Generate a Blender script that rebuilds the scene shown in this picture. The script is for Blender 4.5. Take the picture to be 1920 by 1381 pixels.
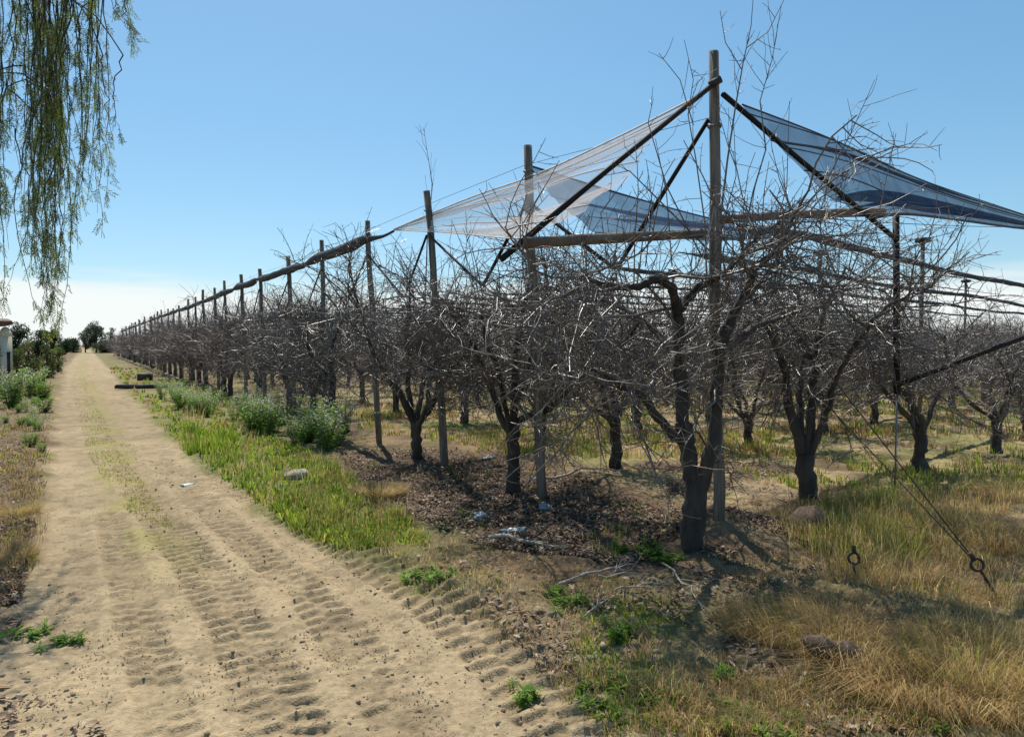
import bpy, math, random
import numpy as np
from mathutils import Vector
R = math.radians
scene = bpy.context.scene
for o in list(bpy.data.objects): bpy.data.objects.remove(o)
C = scene.collection

# ------------------------------------------------------------------ camera
F_PX, HORIZON, CAM_H, YAW = 1330.0, 646.0, 1.7, R(31.0)
PITCH = math.atan((690.5 - HORIZON) / F_PX)
cam_d = bpy.data.cameras.new('camera'); cam = bpy.data.objects.new('camera', cam_d); C.objects.link(cam)
cam_d.sensor_width = 36.0; cam_d.lens = 36.0 * F_PX / 1920.0
cam_d.clip_start = 0.05; cam_d.clip_end = 6000
cam.location = (0, 0, CAM_H); cam.rotation_euler = (R(90) - PITCH, 0, -YAW)
scene.camera = cam
# ------------------------------------------------------------------ sky and sun
SUN_EL, SUN_AZ = R(58), R(11)           # azimuth clockwise from +Y (the track's direction)
world = bpy.data.worlds.new('World'); scene.world = world; world.use_nodes = True
nt = world.node_tree; nt.nodes.clear()
def wn(t, **k):
    n = nt.nodes.new(t)
    for a, b in k.items(): setattr(n, a, b)
    return n
out = wn('ShaderNodeOutputWorld'); bg = wn('ShaderNodeBackground'); bg.inputs[1].default_value = 0.11
sky = wn('ShaderNodeTexSky', sky_type='NISHITA', sun_disc=False, sun_elevation=SUN_EL, sun_rotation=SUN_AZ)
sky.air_density = 1.0; sky.dust_density = 0.5; sky.ozone_density = 1.6; sky.altitude = 100
tc = wn('ShaderNodeTexCoord'); sep = wn('ShaderNodeSeparateXYZ'); nt.links.new(tc.outputs['Generated'], sep.inputs[0])
mp = wn('ShaderNodeMapping'); mp.inputs['Scale'].default_value = (2.2, 2.2, 26)
nt.links.new(tc.outputs['Generated'], mp.inputs[0])
nz = wn('ShaderNodeTexNoise'); nz.inputs['Scale'].default_value = 1.6; nz.inputs['Detail'].default_value = 6
nt.links.new(mp.outputs[0], nz.inputs['Vector'])
ma = wn('ShaderNodeMath', operation='MULTIPLY_ADD'); ma.inputs[1].default_value = -0.07; nt.links.new(nz.outputs['Fac'], ma.inputs[0])
nt.links.new(sep.outputs['Z'], ma.inputs[2])      # elevation minus a ragged offset
mr = wn('ShaderNodeMapRange', interpolation_type='SMOOTHSTEP')
mr.inputs['From Min'].default_value = 0.022; mr.inputs['From Max'].default_value = 0.062
mr.inputs['To Min'].default_value = 0.93; mr.inputs['To Max'].default_value = 0.0
nt.links.new(ma.outputs[0], mr.inputs['Value'])
mx = wn('ShaderNodeMix', data_type='RGBA'); nt.links.new(mr.outputs[0], mx.inputs['Factor'])
hs = wn('ShaderNodeHueSaturation'); hs.inputs['Saturation'].default_value = 1.2; hs.inputs['Hue'].default_value = .487; nt.links.new(sky.outputs[0], hs.inputs['Color'])
def vm(c, src):
    n = wn('ShaderNodeVectorMath', operation='MULTIPLY'); n.inputs[1].default_value = c; nt.links.new(src, n.inputs[0]); return n.outputs[0]
PV = (1.66, 3.4, 5.2); gmm = wn('ShaderNodeGamma'); gmm.inputs[1].default_value = .72      # softer range from zenith to horizon
nt.links.new(vm([1 / c_ for c_ in PV], hs.outputs[0]), gmm.inputs[0]); nt.links.new(vm(PV, gmm.outputs[0]), mx.inputs['A']); mx.inputs['B'].default_value = (6.9, 7.2, 7.1, 1)
nt.links.new(mx.outputs['Result'], bg.inputs[0]); nt.links.new(bg.outputs[0], out.inputs[0])

sd = bpy.data.lights.new('sun', 'SUN'); sun = bpy.data.objects.new('sun', sd); C.objects.link(sun)
sd.energy = 4.4; sd.angle = R(0.53); sd.color = (1.0, 0.94, 0.84)
sv = Vector((math.sin(SUN_AZ) * math.cos(SUN_EL), math.cos(SUN_AZ) * math.cos(SUN_EL), math.sin(SUN_EL)))
sun.rotation_euler = sv.to_track_quat('Z', 'Y').to_euler(); sun.location = (0, 0, 30)
vs = scene.view_settings; vs.view_transform = 'Standard'; vs.look = 'None'; vs.exposure = 0.32; vs.gamma = 1.0
vs.use_curve_mapping = False

# ------------------------------------------------------------------ pixel helpers
cy, sy_ = math.cos(YAW), math.sin(YAW)
RT = np.array([cy, -sy_, 0.0]); FH = np.array([sy_, cy, 0.0]); UPZ = np.array([0, 0, 1.0])
FW = math.cos(PITCH) * FH - math.sin(PITCH) * UPZ; UP = math.sin(PITCH) * FH + math.cos(PITCH) * UPZ
CO = np.array([0, 0, CAM_H])
def ray(px, py): return FW + (px - 960) / F_PX * RT + (690.5 - py) / F_PX * UP
def G(px, py, h=0.0):                       # point of the ground seen at a pixel
    d = ray(px, py); return CO + d * ((h - CAM_H) / d[2])
def W(px, py, Z):                           # point at horizontal depth Z
    d = ray(px, py); return CO + d * (Z / d.dot(FH))
def WX(px, py, q):                          # on the upright line over ground point q, at the pixel's height
    Z = np.dot(np.array([q[0], q[1], 0]), FH); return W(px, py, Z)
def proj(p):                                # world -> depth, pixel
    p = np.asarray(p, float); d = p - CO
    x, y, z = d @ RT, d @ UP, d @ FW
    zz = np.where(np.abs(z) < 1e-6, 1e-6, z)
    return z, 960 + F_PX * x / zz, 690.5 - F_PX * y / zz

# ------------------------------------------------------------------ numpy noise
_t = np.random.RandomState(7).rand(256, 256)
def vnoise(x, y):
    xi = np.floor(x).astype(int); yi = np.floor(y).astype(int); fx = x - xi; fy = y - yi
    fx = fx * fx * (3 - 2 * fx); fy = fy * fy * (3 - 2 * fy)
    a = _t[xi % 256, yi % 256]; b = _t[(xi + 1) % 256, yi % 256]; c = _t[xi % 256, (yi + 1) % 256]; d = _t[(xi + 1) % 256, (yi + 1) % 256]
    return (a * (1 - fx) + b * fx) * (1 - fy) + (c * (1 - fx) + d * fx) * fy
def fbm(x, y, s, o=4, g=0.5):
    v = 0; a = 1; t = 0
    for k in range(o):
        v = v + a * vnoise(x * s + 17.3 * k, y * s + 5.1 * k); t += a; a *= g; s *= 2.03
    return v / t
def sst(e0, e1, x):
    t = np.clip((x - e0) / (e1 - e0), 0, 1); return t * t * (3 - 2 * t)

# ------------------------------------------------------------------ mesh helpers
def mk_mesh(name, verts, faces, mat=None, col=None, smooth=False):
    """verts Nx3; faces: list of integer arrays (M,k)"""
    me = bpy.data.meshes.new(name); verts = np.asarray(verts, np.float32).reshape(-1, 3)
    faces = [np.asarray(f, np.int32) for f in faces if len(f)]
    me.vertices.add(len(verts)); me.vertices.foreach_set('co', verts.ravel())
    ls, tot, o = [], [], 0
    for f in faces:
        m, k = f.shape; tot.append(np.full(m, k)); ls.append(o + np.arange(m) * k); o += m * k
    me.loops.add(o); me.loops.foreach_set('vertex_index', np.concatenate([f.ravel() for f in faces]))
    ls = np.concatenate(ls).astype(np.int32)
    me.polygons.add(len(ls)); me.polygons.foreach_set('loop_start', ls)
    me.update(calc_edges=True)
    if smooth: me.polygons.foreach_set('use_smooth', np.ones(len(ls), bool))
    if col is not None:
        a = me.attributes.new('Col', 'FLOAT_COLOR', 'POINT')
        c = np.ones((len(verts), 4), np.float32); c[:, :3] = col; a.data.foreach_set('color', c.ravel())
    if mat: me.materials.append(mat)
    return me
class MB:
    def __init__(s): s.v = []; s.q = []; s.t = []; s.n = 0; s.c = []
    def add(s, v, q=None, t=None, c=None):
        v = np.asarray(v, float).reshape(-1, 3); s.v.append(v)
        if q is not None and len(q): s.q.append(np.asarray(q, int) + s.n)
        if t is not None and len(t): s.t.append(np.asarray(t, int) + s.n)
        if c is not None: s.c.append(np.broadcast_to(np.asarray(c, float), v.shape))
        s.n += len(v)
    def tube(s, P, rad, n=6, cap=True, jit=0, rng=None):
        P = np.asarray(P, float); m = len(P); rad = np.broadcast_to(np.asarray(rad, float), (m,))
        T = np.empty_like(P); T[1:-1] = P[2:] - P[:-2]; T[0] = P[1] - P[0]; T[-1] = P[-1] - P[-2]
        T /= np.linalg.norm(T, axis=1)[:, None] + 1e-9
        avg = np.abs(T.mean(0)); ref = np.eye(3)[np.argmin(avg)]
        A = np.cross(T, ref); A /= np.linalg.norm(A, axis=1)[:, None] + 1e-9; B = np.cross(T, A)
        th = np.arange(n) * 2 * math.pi / n
        rr = rad[:, None] * np.ones(n)
        if jit and rng is not None: rr = rr * (1 + jit * rng.uniform(-1, 1, (m, n)))
        V = P[:, None, :] + rr[:, :, None] * (np.cos(th)[None, :, None] * A[:, None] + np.sin(th)[None, :, None] * B[:, None])
        i = np.arange(m - 1)[:, None] * n; j = np.arange(n)[None]; k = (j + 1) % n
        Q = np.stack([i + j, i + k, i + n + k, i + n + j], -1).reshape(-1, 4)
        V = V.reshape(-1, 3); t = None
        if cap:
            V = np.vstack([V, P[:1], P[-1:]]); a = m * n
            j = np.arange(n); k = (j + 1) % n
            t = np.vstack([np.stack([k, j, np.full(n, a)], -1), np.stack([(m - 1) * n + j, (m - 1) * n + k, np.full(n, a + 1)], -1)])
        s.add(V, Q, t)
    def box(s, c, sz, rz=0.0):
        x, y, z = np.array(sz) / 2
        V = np.array([[a, b, d] for d in (-z, z) for a, b in ((-x, -y), (x, -y), (x, y), (-x, y))])
        cz, sz_ = math.cos(rz), math.sin(rz); V = V @ np.array([[cz, sz_, 0], [-sz_, cz, 0], [0, 0, 1]]) + np.array(c)
        s.add(V, [[3, 2, 1, 0], [4, 5, 6, 7], [0, 1, 5, 4], [1, 2, 6, 5], [2, 3, 7, 6], [3, 0, 4, 7]])
    def mesh(s, name, mat, smooth=False):
        f = []
        if s.q: f.append(np.concatenate(s.q))
        if s.t: f.append(np.concatenate(s.t))
        return mk_mesh(name, np.concatenate(s.v), f, mat, np.concatenate(s.c) if s.c else None, smooth)
    def build(s, name, mat, parent=None, smooth=False, loc=None):
        return link(name, s.mesh(name, mat, smooth), parent, loc)
def link(name, me, parent=None, loc=None):
    o = bpy.data.objects.new(name, me); C.objects.link(o)
    if parent: o.parent = parent
    if loc is not None: o.location = loc
    return o
def tag(o, label=None, cat=None, group=None, kind=None):
    if label: o['label'] = label
    if cat: o['category'] = cat
    if group: o['group'] = group
    if kind: o['kind'] = kind
    return o
def thing(name, label, cat, loc, group=None, rz=0):
    o = bpy.data.objects.new(name, None); C.objects.link(o); o.empty_display_size = 0.2
    o.location = loc; o.rotation_euler.z = rz; return tag(o, label, cat, group)
ORD = ['zeroth', 'first', 'second', 'third', 'fourth', 'fifth', 'sixth', 'seventh', 'eighth', 'ninth', 'tenth', 'eleventh', 'twelfth',
       'thirteenth', 'fourteenth', 'fifteenth', 'sixteenth', 'seventeenth', 'eighteenth', 'nineteenth']
TENS = {2: 'twent', 3: 'thirt', 4: 'fort', 5: 'fift'}
def ordw(n):
    if n < 20: return ORD[n]
    return TENS[n // 10] + 'ieth' if n % 10 == 0 else TENS[n // 10] + 'y-' + ORD[n % 10]

# ------------------------------------------------------------------ materials
def mat(name, col=(.5, .5, .5), rough=.8, var=.25, scale=8, bump=0, bscale=40, stretch=None, attr=False, spec=.5,
        transl=0, objvar=0, metal=0, dark=None, detail=6):
    m = bpy.data.materials.new(name); m.use_nodes = True; n = m.node_tree.nodes; L = m.node_tree.links; b = n['Principled BSDF']
    b.inputs['Roughness'].default_value = rough; b.inputs['Specular IOR Level'].default_value = spec; b.inputs['Metallic'].default_value = metal
    t = n.new('ShaderNodeTexCoord'); src = t.outputs['Object']
    if stretch:
        mpn = n.new('ShaderNodeMapping'); mpn.inputs['Scale'].default_value = stretch; L.new(src, mpn.inputs[0]); src = mpn.outputs[0]
    nz = n.new('ShaderNodeTexNoise'); nz.inputs['Scale'].default_value = scale; nz.inputs['Detail'].default_value = detail; L.new(src, nz.inputs['Vector'])
    mr = n.new('ShaderNodeMapRange'); mr.inputs[1].default_value = .28; mr.inputs[2].default_value = .72
    mr.inputs[3].default_value = 1 - var; mr.inputs[4].default_value = 1 + var; L.new(nz.outputs['Fac'], mr.inputs[0])
    fac = mr.outputs[0]
    if objvar:
        oi = n.new('ShaderNodeObjectInfo'); m2 = n.new('ShaderNodeMapRange'); m2.inputs[3].default_value = 1 - objvar; m2.inputs[4].default_value = 1 + objvar
        L.new(oi.outputs['Random'], m2.inputs[0]); mm = n.new('ShaderNodeMath'); mm.operation = 'MULTIPLY'; L.new(fac, mm.inputs[0]); L.new(m2.outputs[0], mm.inputs[1]); fac = mm.outputs[0]
    mul = n.new('ShaderNodeVectorMath'); mul.operation = 'SCALE'; L.new(fac, mul.inputs['Scale'])
    if attr:
        at = n.new('ShaderNodeAttribute'); at.attribute_name = 'Col'; L.new(at.outputs['Color'], mul.inputs[0])
    elif dark is not None:
        mixc = n.new('ShaderNodeMix'); mixc.data_type = 'RGBA'; n3 = n.new('ShaderNodeTexNoise'); n3.inputs['Scale'].default_value = scale * .35
        L.new(src, n3.inputs['Vector']); rmp = n.new('ShaderNodeMapRange'); rmp.inputs[1].default_value = .4; rmp.inputs[2].default_value = .62; L.new(n3.outputs['Fac'], rmp.inputs[0])
        L.new(rmp.outputs[0], mixc.inputs['Factor']); mixc.inputs['A'].default_value = (*col, 1); mixc.inputs['B'].default_value = (*dark, 1); L.new(mixc.outputs['Result'], mul.inputs[0])
    else: mul.inputs[0].default_value = col
    L.new(mul.outputs[0], b.inputs['Base Color'])
    if bump:
        n2 = n.new('ShaderNodeTexNoise'); n2.inputs['Scale'].default_value = bscale; n2.inputs['Detail'].default_value = 5; L.new(src, n2.inputs['Vector'])
        bp = n.new('ShaderNodeBump'); bp.inputs['Strength'].default_value = bump; bp.inputs['Distance'].default_value = .01
        L.new(n2.outputs['Fac'], bp.inputs['Height']); L.new(bp.outputs[0], b.inputs['Normal'])
    if transl:
        tr = n.new('ShaderNodeBsdfTranslucent'); L.new(mul.outputs[0], tr.inputs['Color']); ms = n.new('ShaderNodeMixShader'); ms.inputs[0].default_value = transl
        L.new(b.outputs[0], ms.inputs[1]); L.new(tr.outputs[0], ms.inputs[2]); L.new(ms.outputs[0], n['Material Output'].inputs['Surface'])
    return m
def net_mat(name, col, cover, edge=0.0):
    m = bpy.data.materials.new(name); m.use_nodes = True; n = m.node_tree.nodes; L = m.node_tree.links; n.clear()
    o = n.new('ShaderNodeOutputMaterial'); mixs = n.new('ShaderNodeMixShader'); t = n.new('ShaderNodeBsdfTransparent')
    d = n.new('ShaderNodeBsdfDiffuse'); tl = n.new('ShaderNodeBsdfTranslucent'); m2 = n.new('ShaderNodeMixShader'); m2.inputs[0].default_value = .35
    d.inputs[0].default_value = (*col, 1); tl.inputs[0].default_value = (*col, 1); L.new(d.outputs[0], m2.inputs[1]); L.new(tl.outputs[0], m2.inputs[2])
    lw = n.new('ShaderNodeLayerWeight'); lw.inputs[0].default_value = .35      # threads overlap more at a slant
    c = n.new('ShaderNodeTexCoord'); nz = n.new('ShaderNodeTexNoise'); nz.inputs['Scale'].default_value = 3; L.new(c.outputs['Object'], nz.inputs['Vector'])
    r = n.new('ShaderNodeMapRange'); r.inputs[3].default_value = cover * .6; r.inputs[4].default_value = cover * 1.4; L.new(nz.outputs['Fac'], r.inputs[0])
    ad = n.new('ShaderNodeMath'); ad.operation = 'MULTIPLY_ADD'; ad.use_clamp = True; L.new(lw.outputs['Facing'], ad.inputs[0]); ad.inputs[1].default_value = edge; L.new(r.outputs[0], ad.inputs[2])
    L.new(ad.outputs[0], mixs.inputs[0]); L.new(t.outputs[0], mixs.inputs[1]); L.new(m2.outputs[0], mixs.inputs[2]); L.new(mixs.outputs[0], o.inputs[0])
    return m
M = {}
M['ground'] = mat('soil', attr=True, rough=1, var=.22, scale=30, bump=.5, bscale=90, spec=.15)
M['road'] = mat('track_sand', attr=True, rough=1, var=.2, scale=30, bump=.9, bscale=110, spec=.1, detail=9)
M['bark'] = mat('bark', (.062, .051, .042), .85, .5, 14, .9, 45, (1, 1, .35), dark=(.035, .029, .025), objvar=.2)
M['twig'] = mat('twig_bark', (.105, .082, .064), .36, .45, 20, spec=.8, objvar=.2, detail=2)
M['twig_far'] = mat('budding_twig_bark', (.135, .10, .086), .45, .45, 6, spec=.65, objvar=.25, detail=2)
M['post'] = mat('weathered_timber', (.21, .185, .15), .9, .5, 12, .9, 40, (4, 4, .22), dark=(.11, .09, .07))
M['beam'] = mat('brown_timber', (.2, .15, .11), .9, .35, 9, .6, 30, (1, 1, 1), dark=(.12, .085, .06))
M['steel'] = mat('dark_tube', (.012, .011, .012), .65, .3, 10, dark=(.022, .013, .010), spec=.2)
M['rust'] = mat('rusty_iron', (.03, .024, .022), .7, .4, 30, .4, 60, dark=(.07, .03, .015))
M['wire'] = mat('galvanised_wire', (.16, .16, .17), .45, .2, 10, metal=.6)
M['roll'] = mat('bunched_net', (.045, .05, .06), .9, .45, 12, .9, 40, (1, 1, 1))
M['net_backlit'] = net_mat('backlit_net', (.75, .70, .68), .12, .45)  # left wing: same net as the next, backlight put into its paler colour
M['net_shaded'] = net_mat('shaded_net', (.07, .10, .17), .40, .5)  # same net without the backlight, that shade put into its darker colour
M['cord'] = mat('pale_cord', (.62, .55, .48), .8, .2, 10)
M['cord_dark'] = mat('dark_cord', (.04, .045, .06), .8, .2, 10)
M['grass'] = mat('grass_blades', attr=True, rough=.5, var=.15, scale=3, transl=.55, spec=.4)
M['leaf'] = mat('leaves', attr=True, rough=.5, var=.2, scale=4, transl=.5, spec=.15)
M['litter'] = mat('dead_leaves', attr=True, rough=.7, var=.3, scale=30, transl=.15, spec=.4)
M['rock'] = mat('brown_stone', (.11, .072, .05), .95, .4, 9, .8, 30, dark=(.09, .06, .045))
M['stone'] = mat('pale_stone', (.34, .31, .24), .95, .4, 9, .6, 40)
M['plastic'] = mat('white_plastic', (.62, .61, .58), .45, .35, 14, dark=(.36, .33, .28))
M['plastic_blue'] = mat('pale_blue_plastic', (.35, .52, .55), .45, .15, 14)
M['plastic_grey'] = mat('grey_plastic', (.2, .25, .3), .5, .25, 14)
M['cream'] = mat('cream_plaster', (.62, .56, .42), .9, .15, 3, .3, 30)
M['white'] = mat('white_paint', (.8, .8, .8), .8, .06, 3)
M['roof'] = mat('brown_roofing', (.14, .08, .055), .8, .3, 4, .3, 20)
M['black'] = mat('black_plastic', (.015, .015, .016), .5, .2, 8)
M['wood_pale'] = mat('bleached_wood', (.38, .33, .27), .8, .3, 25, .4, 40)

# ------------------------------------------------------------------ terrain
RE = np.array([G(*p)[:2] for p in [(205, 690), (250, 745), (350, 855), (440, 915), (540, 985), (640, 1035), (760, 1092), (860, 1145), (970, 1240), (1080, 1330), (1150, 1400), (1300, 1700)]])
LE = np.array([G(*p)[:2] for p in [(122, 690), (108, 760), (97, 850), (84, 950), (70, 1050), (20, 1130), (-60, 1230), (-160, 1381)]])
RE = RE[np.argsort(RE[:, 1])]; LE = LE[np.argsort(LE[:, 1])]
def road_x(y): return np.interp(y, LE[:, 1], LE[:, 0]), np.interp(y, RE[:, 1], RE[:, 0])
def road_sd(x, y):                       # >0 inside the track
    a, b = road_x(y); w = (fbm(x, y, 1.3, 3) - .5) * .5
    return np.minimum(x - a, b - x) + w
def gpath(pts): return np.array([G(*p)[:2] for p in pts])
BANDS = [ # path, half width, lug depth, pitch
    (gpath([(1120, 1420), (1040, 1325), (940, 1225), (850, 1150), (760, 1088), (640, 1020), (520, 955), (420, 890), (330, 810), (255, 720)]), .20, .038, .155),
    (gpath([(560, 1400), (500, 1260), (440, 1150), (380, 1060), (330, 1000), (285, 945), (250, 890), (225, 830)]), .19, .031, .135),
    (gpath([(790, 1390), (690, 1240), (600, 1130), (520, 1060), (440, 990), (360, 920), (300, 860)]), .16, .03, .14),
    (gpath([(330, 1400), (290, 1250), (255, 1130), (230, 1040), (205, 960)]), .13, .02, .14)]
def band_field(x, y, path):
    best = np.full(x.shape, 9.0); S = np.zeros_like(x); D = np.full(x.shape, 9.0); s0 = 0
    for a, b in zip(path[:-1], path[1:]):
        d = b - a; l = np.hypot(*d); u = d / l
        t = np.clip(((x - a[0]) * u[0] + (y - a[1]) * u[1]), 0, l)
        dx = x - a[0] - t * u[0]; dy = y - a[1] - t * u[1]; r = np.hypot(dx, dy); k = r < best
        best = np.where(k, r, best); S = np.where(k, s0 + t, S); D = np.where(k, (dx * u[1] - dy * u[0]), D); s0 += l
    return best, S, D
MOUNDS = []
def mound(px, py, h, r): g = G(px, py); MOUNDS.append((g[0], g[1], h, r))
POST0 = np.array([4.68, 4.31])
MOUNDS.append((POST0[0] + .1, POST0[1] + .12, .19, .55))
mound(1620, 975, .10, .5); mound(1760, 1010, .12, .6); mound(1500, 1140, .10, .35); mound(1650, 1190, .12, .5); mound(1800, 1230, .14, .5)
mound(1130, 900, .06, .5); mound(1420, 880, .06, .7); mound(880, 1110, .06, .25); mound(950, 1120, .07, .22); mound(1010, 1150, .05, .2); mound(690, 930, .08, .5)
def hgt(x, y, fine=True):
    x = np.atleast_1d(np.asarray(x, float)); y = np.atleast_1d(np.asarray(y, float)); sh = x.shape
    sd = road_sd(x, y); inr = sst(-.15, .2, sd); r = np.hypot(x, y)
    near = 1 - sst(25, 70, r)
    h = (fbm(x, y, .35, 3) - .5) * .10 * near * (1 - .6 * inr) - .035 * inr * near
    if fine:
        nf = 1 - sst(14, 24, r)
        h = h + nf * (1 - inr) * ((fbm(x, y, 2.2, 4) - .5) * .09 + (fbm(x + 9, y, 9, 3) - .5) * .06 + (fbm(x + 1, y + 6, 30, 2) - .5) * .022)
        h = h + nf * inr * ((fbm(x, y, 2.1, 3) - .5) * .022 + (fbm(x, y + 4, 14, 3) - .5) * .014 + (fbm(x + 2, y + 4, 40, 2) - .5) * .016)
        k = (nf > .01) & (sd > -.4)
        if k.any():
            xx, yy = x[k], y[k]; dh = np.zeros_like(xx); wob = (fbm(xx, yy, 2.6, 2) - .5)
            for bi, (path, w, dep, pit) in enumerate(BANDS):
                rr, S, D = band_field(xx, yy, path)
                e = 1 - sst(w * .8, w * 1.15, rr + wob * .06)
                ph = (S + wob * .10) / pit + np.abs(D) * 1.6 + .5 * (D > 0)
                f = ph - np.floor(ph); pulse = sst(0, .12, f) * (1 - sst(.3, .7, f))
                half = 1 - .45 * np.exp(-(D / .03) ** 2)
                msk = np.maximum(sst(.40, .55, fbm(xx + bi * 31, yy, 2.6, 3)), (.75, .4, .1, .1)[bi])
                dh += e * (-.010 + dep * (pulse * half - .35) * (.15 + .85 * msk))
                dh += .012 * np.exp(-((rr - w * 1.25) / .05) ** 2)
            h[k] += dh * nf[k]
    for mx_, my_, mh, mrd in MOUNDS: h = h + mh * np.exp(-((x - mx_) ** 2 + (y - my_) ** 2) / (mrd * mrd))
    return h.reshape(sh)
def gz(x, y): return float(hgt(np.array([x]), np.array([y]))[0])
def on(px, py):                           # ground point at a pixel, on the uneven ground
    p = G(px, py)
    for _ in range(3): p = G(px, py, gz(p[0], p[1]))
    return np.array([p[0], p[1], gz(p[0], p[1])])
def blob(x, y, px, py, r, soft=.6):
    g = G(px, py); d = np.hypot(x - g[0], y - g[1]); return 1 - sst(r * (1 - soft), r * (1 + soft * .3), d)

a0, a1 = YAW - R(41), YAW + R(41)
th = np.concatenate([np.linspace(a1 - 2 * math.pi, a0, 70)[1:-1], np.linspace(a0, a1, 560)])
rr_ = np.concatenate([[.4, .9, 1.4, 1.8, 2.1], np.exp(np.arange(math.log(2.35), math.log(7.5), .0030)), np.exp(np.arange(math.log(7.53), math.log(22), .0050)), np.exp(np.arange(math.log(22.3), math.log(140), .014)), np.exp(np.linspace(math.log(145), math.log(4000), 40))])
nT, nR = len(th), len(rr_)
X = np.outer(rr_, np.sin(th)); Y = np.outer(rr_, np.cos(th)); fx, fy = X.ravel(), Y.ravel()
Hh = hgt(fx, fy)
def ground_colour(x, y, h):
    n1 = fbm(x, y, .7, 4); n2 = fbm(x + 40, y + 9, 2.4, 4); n3 = fbm(x + 3, y + 77, 9, 3); sd = road_sd(x, y)
    inr = sst(-.12, .16, sd)
    sand = np.array([.345, .262, .158]); soil = np.array([.155, .108, .068]); straw = np.array([.34, .26, .13]); green = np.array([.15, .17, .05]); litter = np.array([.115, .076, .05])
    c = soil[None] * (.75 + .6 * n2)[:, None]
    def over(c, col, f): f = np.clip(f, 0, 1)[:, None]; return c * (1 - f) + col[None] * f
    orch = sst(4.6, 6.5, x)
    c = over(c, sand * .85, orch * sst(.46, .62, n1) * .85)
    c = over(c, straw, sst(.40, .6, n2) * (.35 + .5 * orch))
    c = over(c, green, sst(.48, .64, fbm(x + 11, y + 23, .9, 3)) * (.55 * orch * sst(6, 14, y + x * .3) + .25))
    c = over(c, straw * .9, sst(12, 30, y) * .5 * (1 - inr))
    c = over(c, soil * 1.1, sst(20, 34, y) * (x < 3.6) * .7 * sst(.4, .6, n1))
    verge = sst(-.9, -.1, sd) * (1 - inr) * (x > .5)
    c = over(c, sand * .6, verge * (1 - sst(3.2, 5.5, y)) * .8)
    c = over(c, green * 1.1, sst(4.2, 6.5, y) * (x > .6) * (1 - sst(2.8, 3.6, x)) * (.6 - .3 * sst(14, 24, y)))
    lit = (1 - sst(.8, 1.9, np.abs(x - 3.9))) * sst(3.2, 4.4, y) * (1 - sst(9.5, 12, y)); c = over(c, litter, lit * (.5 + .5 * sst(.38, .55, n2)))
    c = over(c, sand * .72, blob(x, y, 1365, 985, .9) * .8)
    c = c * (.78 + .44 * n3)[:, None]
    lv = sst(-.1, .5, -(x - road_x(y)[0])); c = over(c, soil * .9, lv * .6 * sst(.4, .55, n2))
    rc = sand[None] * (.82 + .36 * n2)[:, None]
    rc = rc * (1 - .22 * sst(.5, .68, n3))[:, None]
    mid = gpath([(152, 690), (185, 760), (212, 860), (245, 930), (300, 1010)]); mxx = np.interp(y, mid[::-1, 1], mid[::-1, 0])
    ms = (1 - sst(.16, .42, np.abs(x - mxx))) * sst(4.8, 8, y); rc = over(rc, np.array([.27, .245, .085]), ms * (.12 + .6 * sst(.46, .6, n2)))
    hi = np.clip((h + .035) * 9, -.2, .12); rc = rc * (1 + hi)[:, None]
    return c * (1 - inr[:, None]) + rc * inr[:, None]
cols = ground_colour(fx, fy, Hh)
ii = np.arange(nR - 1)[:, None] * nT; jj = np.arange(nT)[None]; kk = (jj + 1) % nT
quads = np.stack([ii + jj, ii + nT + jj, ii + nT + kk, ii + kk], -1).reshape(-1, 4)[:, ::-1]
qc = quads.mean(1).astype(int)
cx, cyy = fx[quads].mean(1), fy[quads].mean(1)
isroad = (road_sd(cx, cyy) > 0) & (np.hypot(cx, cyy) < 130) & (cyy > 0)
def sub(q):
    u, inv = np.unique(q.ravel(), return_inverse=True)
    return np.stack([fx[u], fy[u], Hh[u]], -1), inv.reshape(-1, 4), cols[u]
v, q, c = sub(quads[~isroad])
cen = len(v); first = np.searchsorted(np.unique(quads[~isroad].ravel()), np.arange(nT))
v = np.vstack([v, [[0, 0, gz(0, 0)]]]); c = np.vstack([c, c[:1]])
tri = np.stack([first, np.roll(first, -1), np.full(nT, cen)], -1)[:, ::-1]
tag(link('ground', mk_mesh('ground', v, [q, tri], M['ground'], c, True)), kind='structure')
v, q, c = sub(quads[isroad]); tag(link('dirt_track', mk_mesh('dirt_track', v, [q], M['road'], c, True)), kind='structure')

# ------------------------------------------------------------------ fruit trees
def nrm(v): return v / (np.linalg.norm(v) + 1e-9)
def walk(rng, p, d, n, step, wob, up=0.0):
    P = [np.array(p, float)]; d = nrm(np.array(d, float))
    for k in range(n):
        d = nrm(d + rng.normal(0, wob, 3) + np.array([0, 0, up])); P.append(P[-1] + d * step)
    return np.array(P)
def at(P, t):
    f = t * (len(P) - 1); i = min(int(f), len(P) - 2); return P[i] + (P[i + 1] - P[i]) * (f - i), nrm(P[i + 1] - P[i])
def smooth_path(P, n):
    P = np.asarray(P, float); m = len(P); t = np.linspace(0, m - 1, n); o = []
    for u in t:
        i = min(int(u), m - 2); f = u - i; p0 = P[max(i - 1, 0)]; p1 = P[i]; p2 = P[i + 1]; p3 = P[min(i + 2, m - 1)]
        o.append(.5 * ((2 * p1) + (-p0 + p2) * f + (2 * p0 - 5 * p1 + 4 * p2 - p3) * f * f + (-p0 + 3 * p1 - 3 * p2 + p3) * f ** 3))
    return np.array(o)
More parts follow.
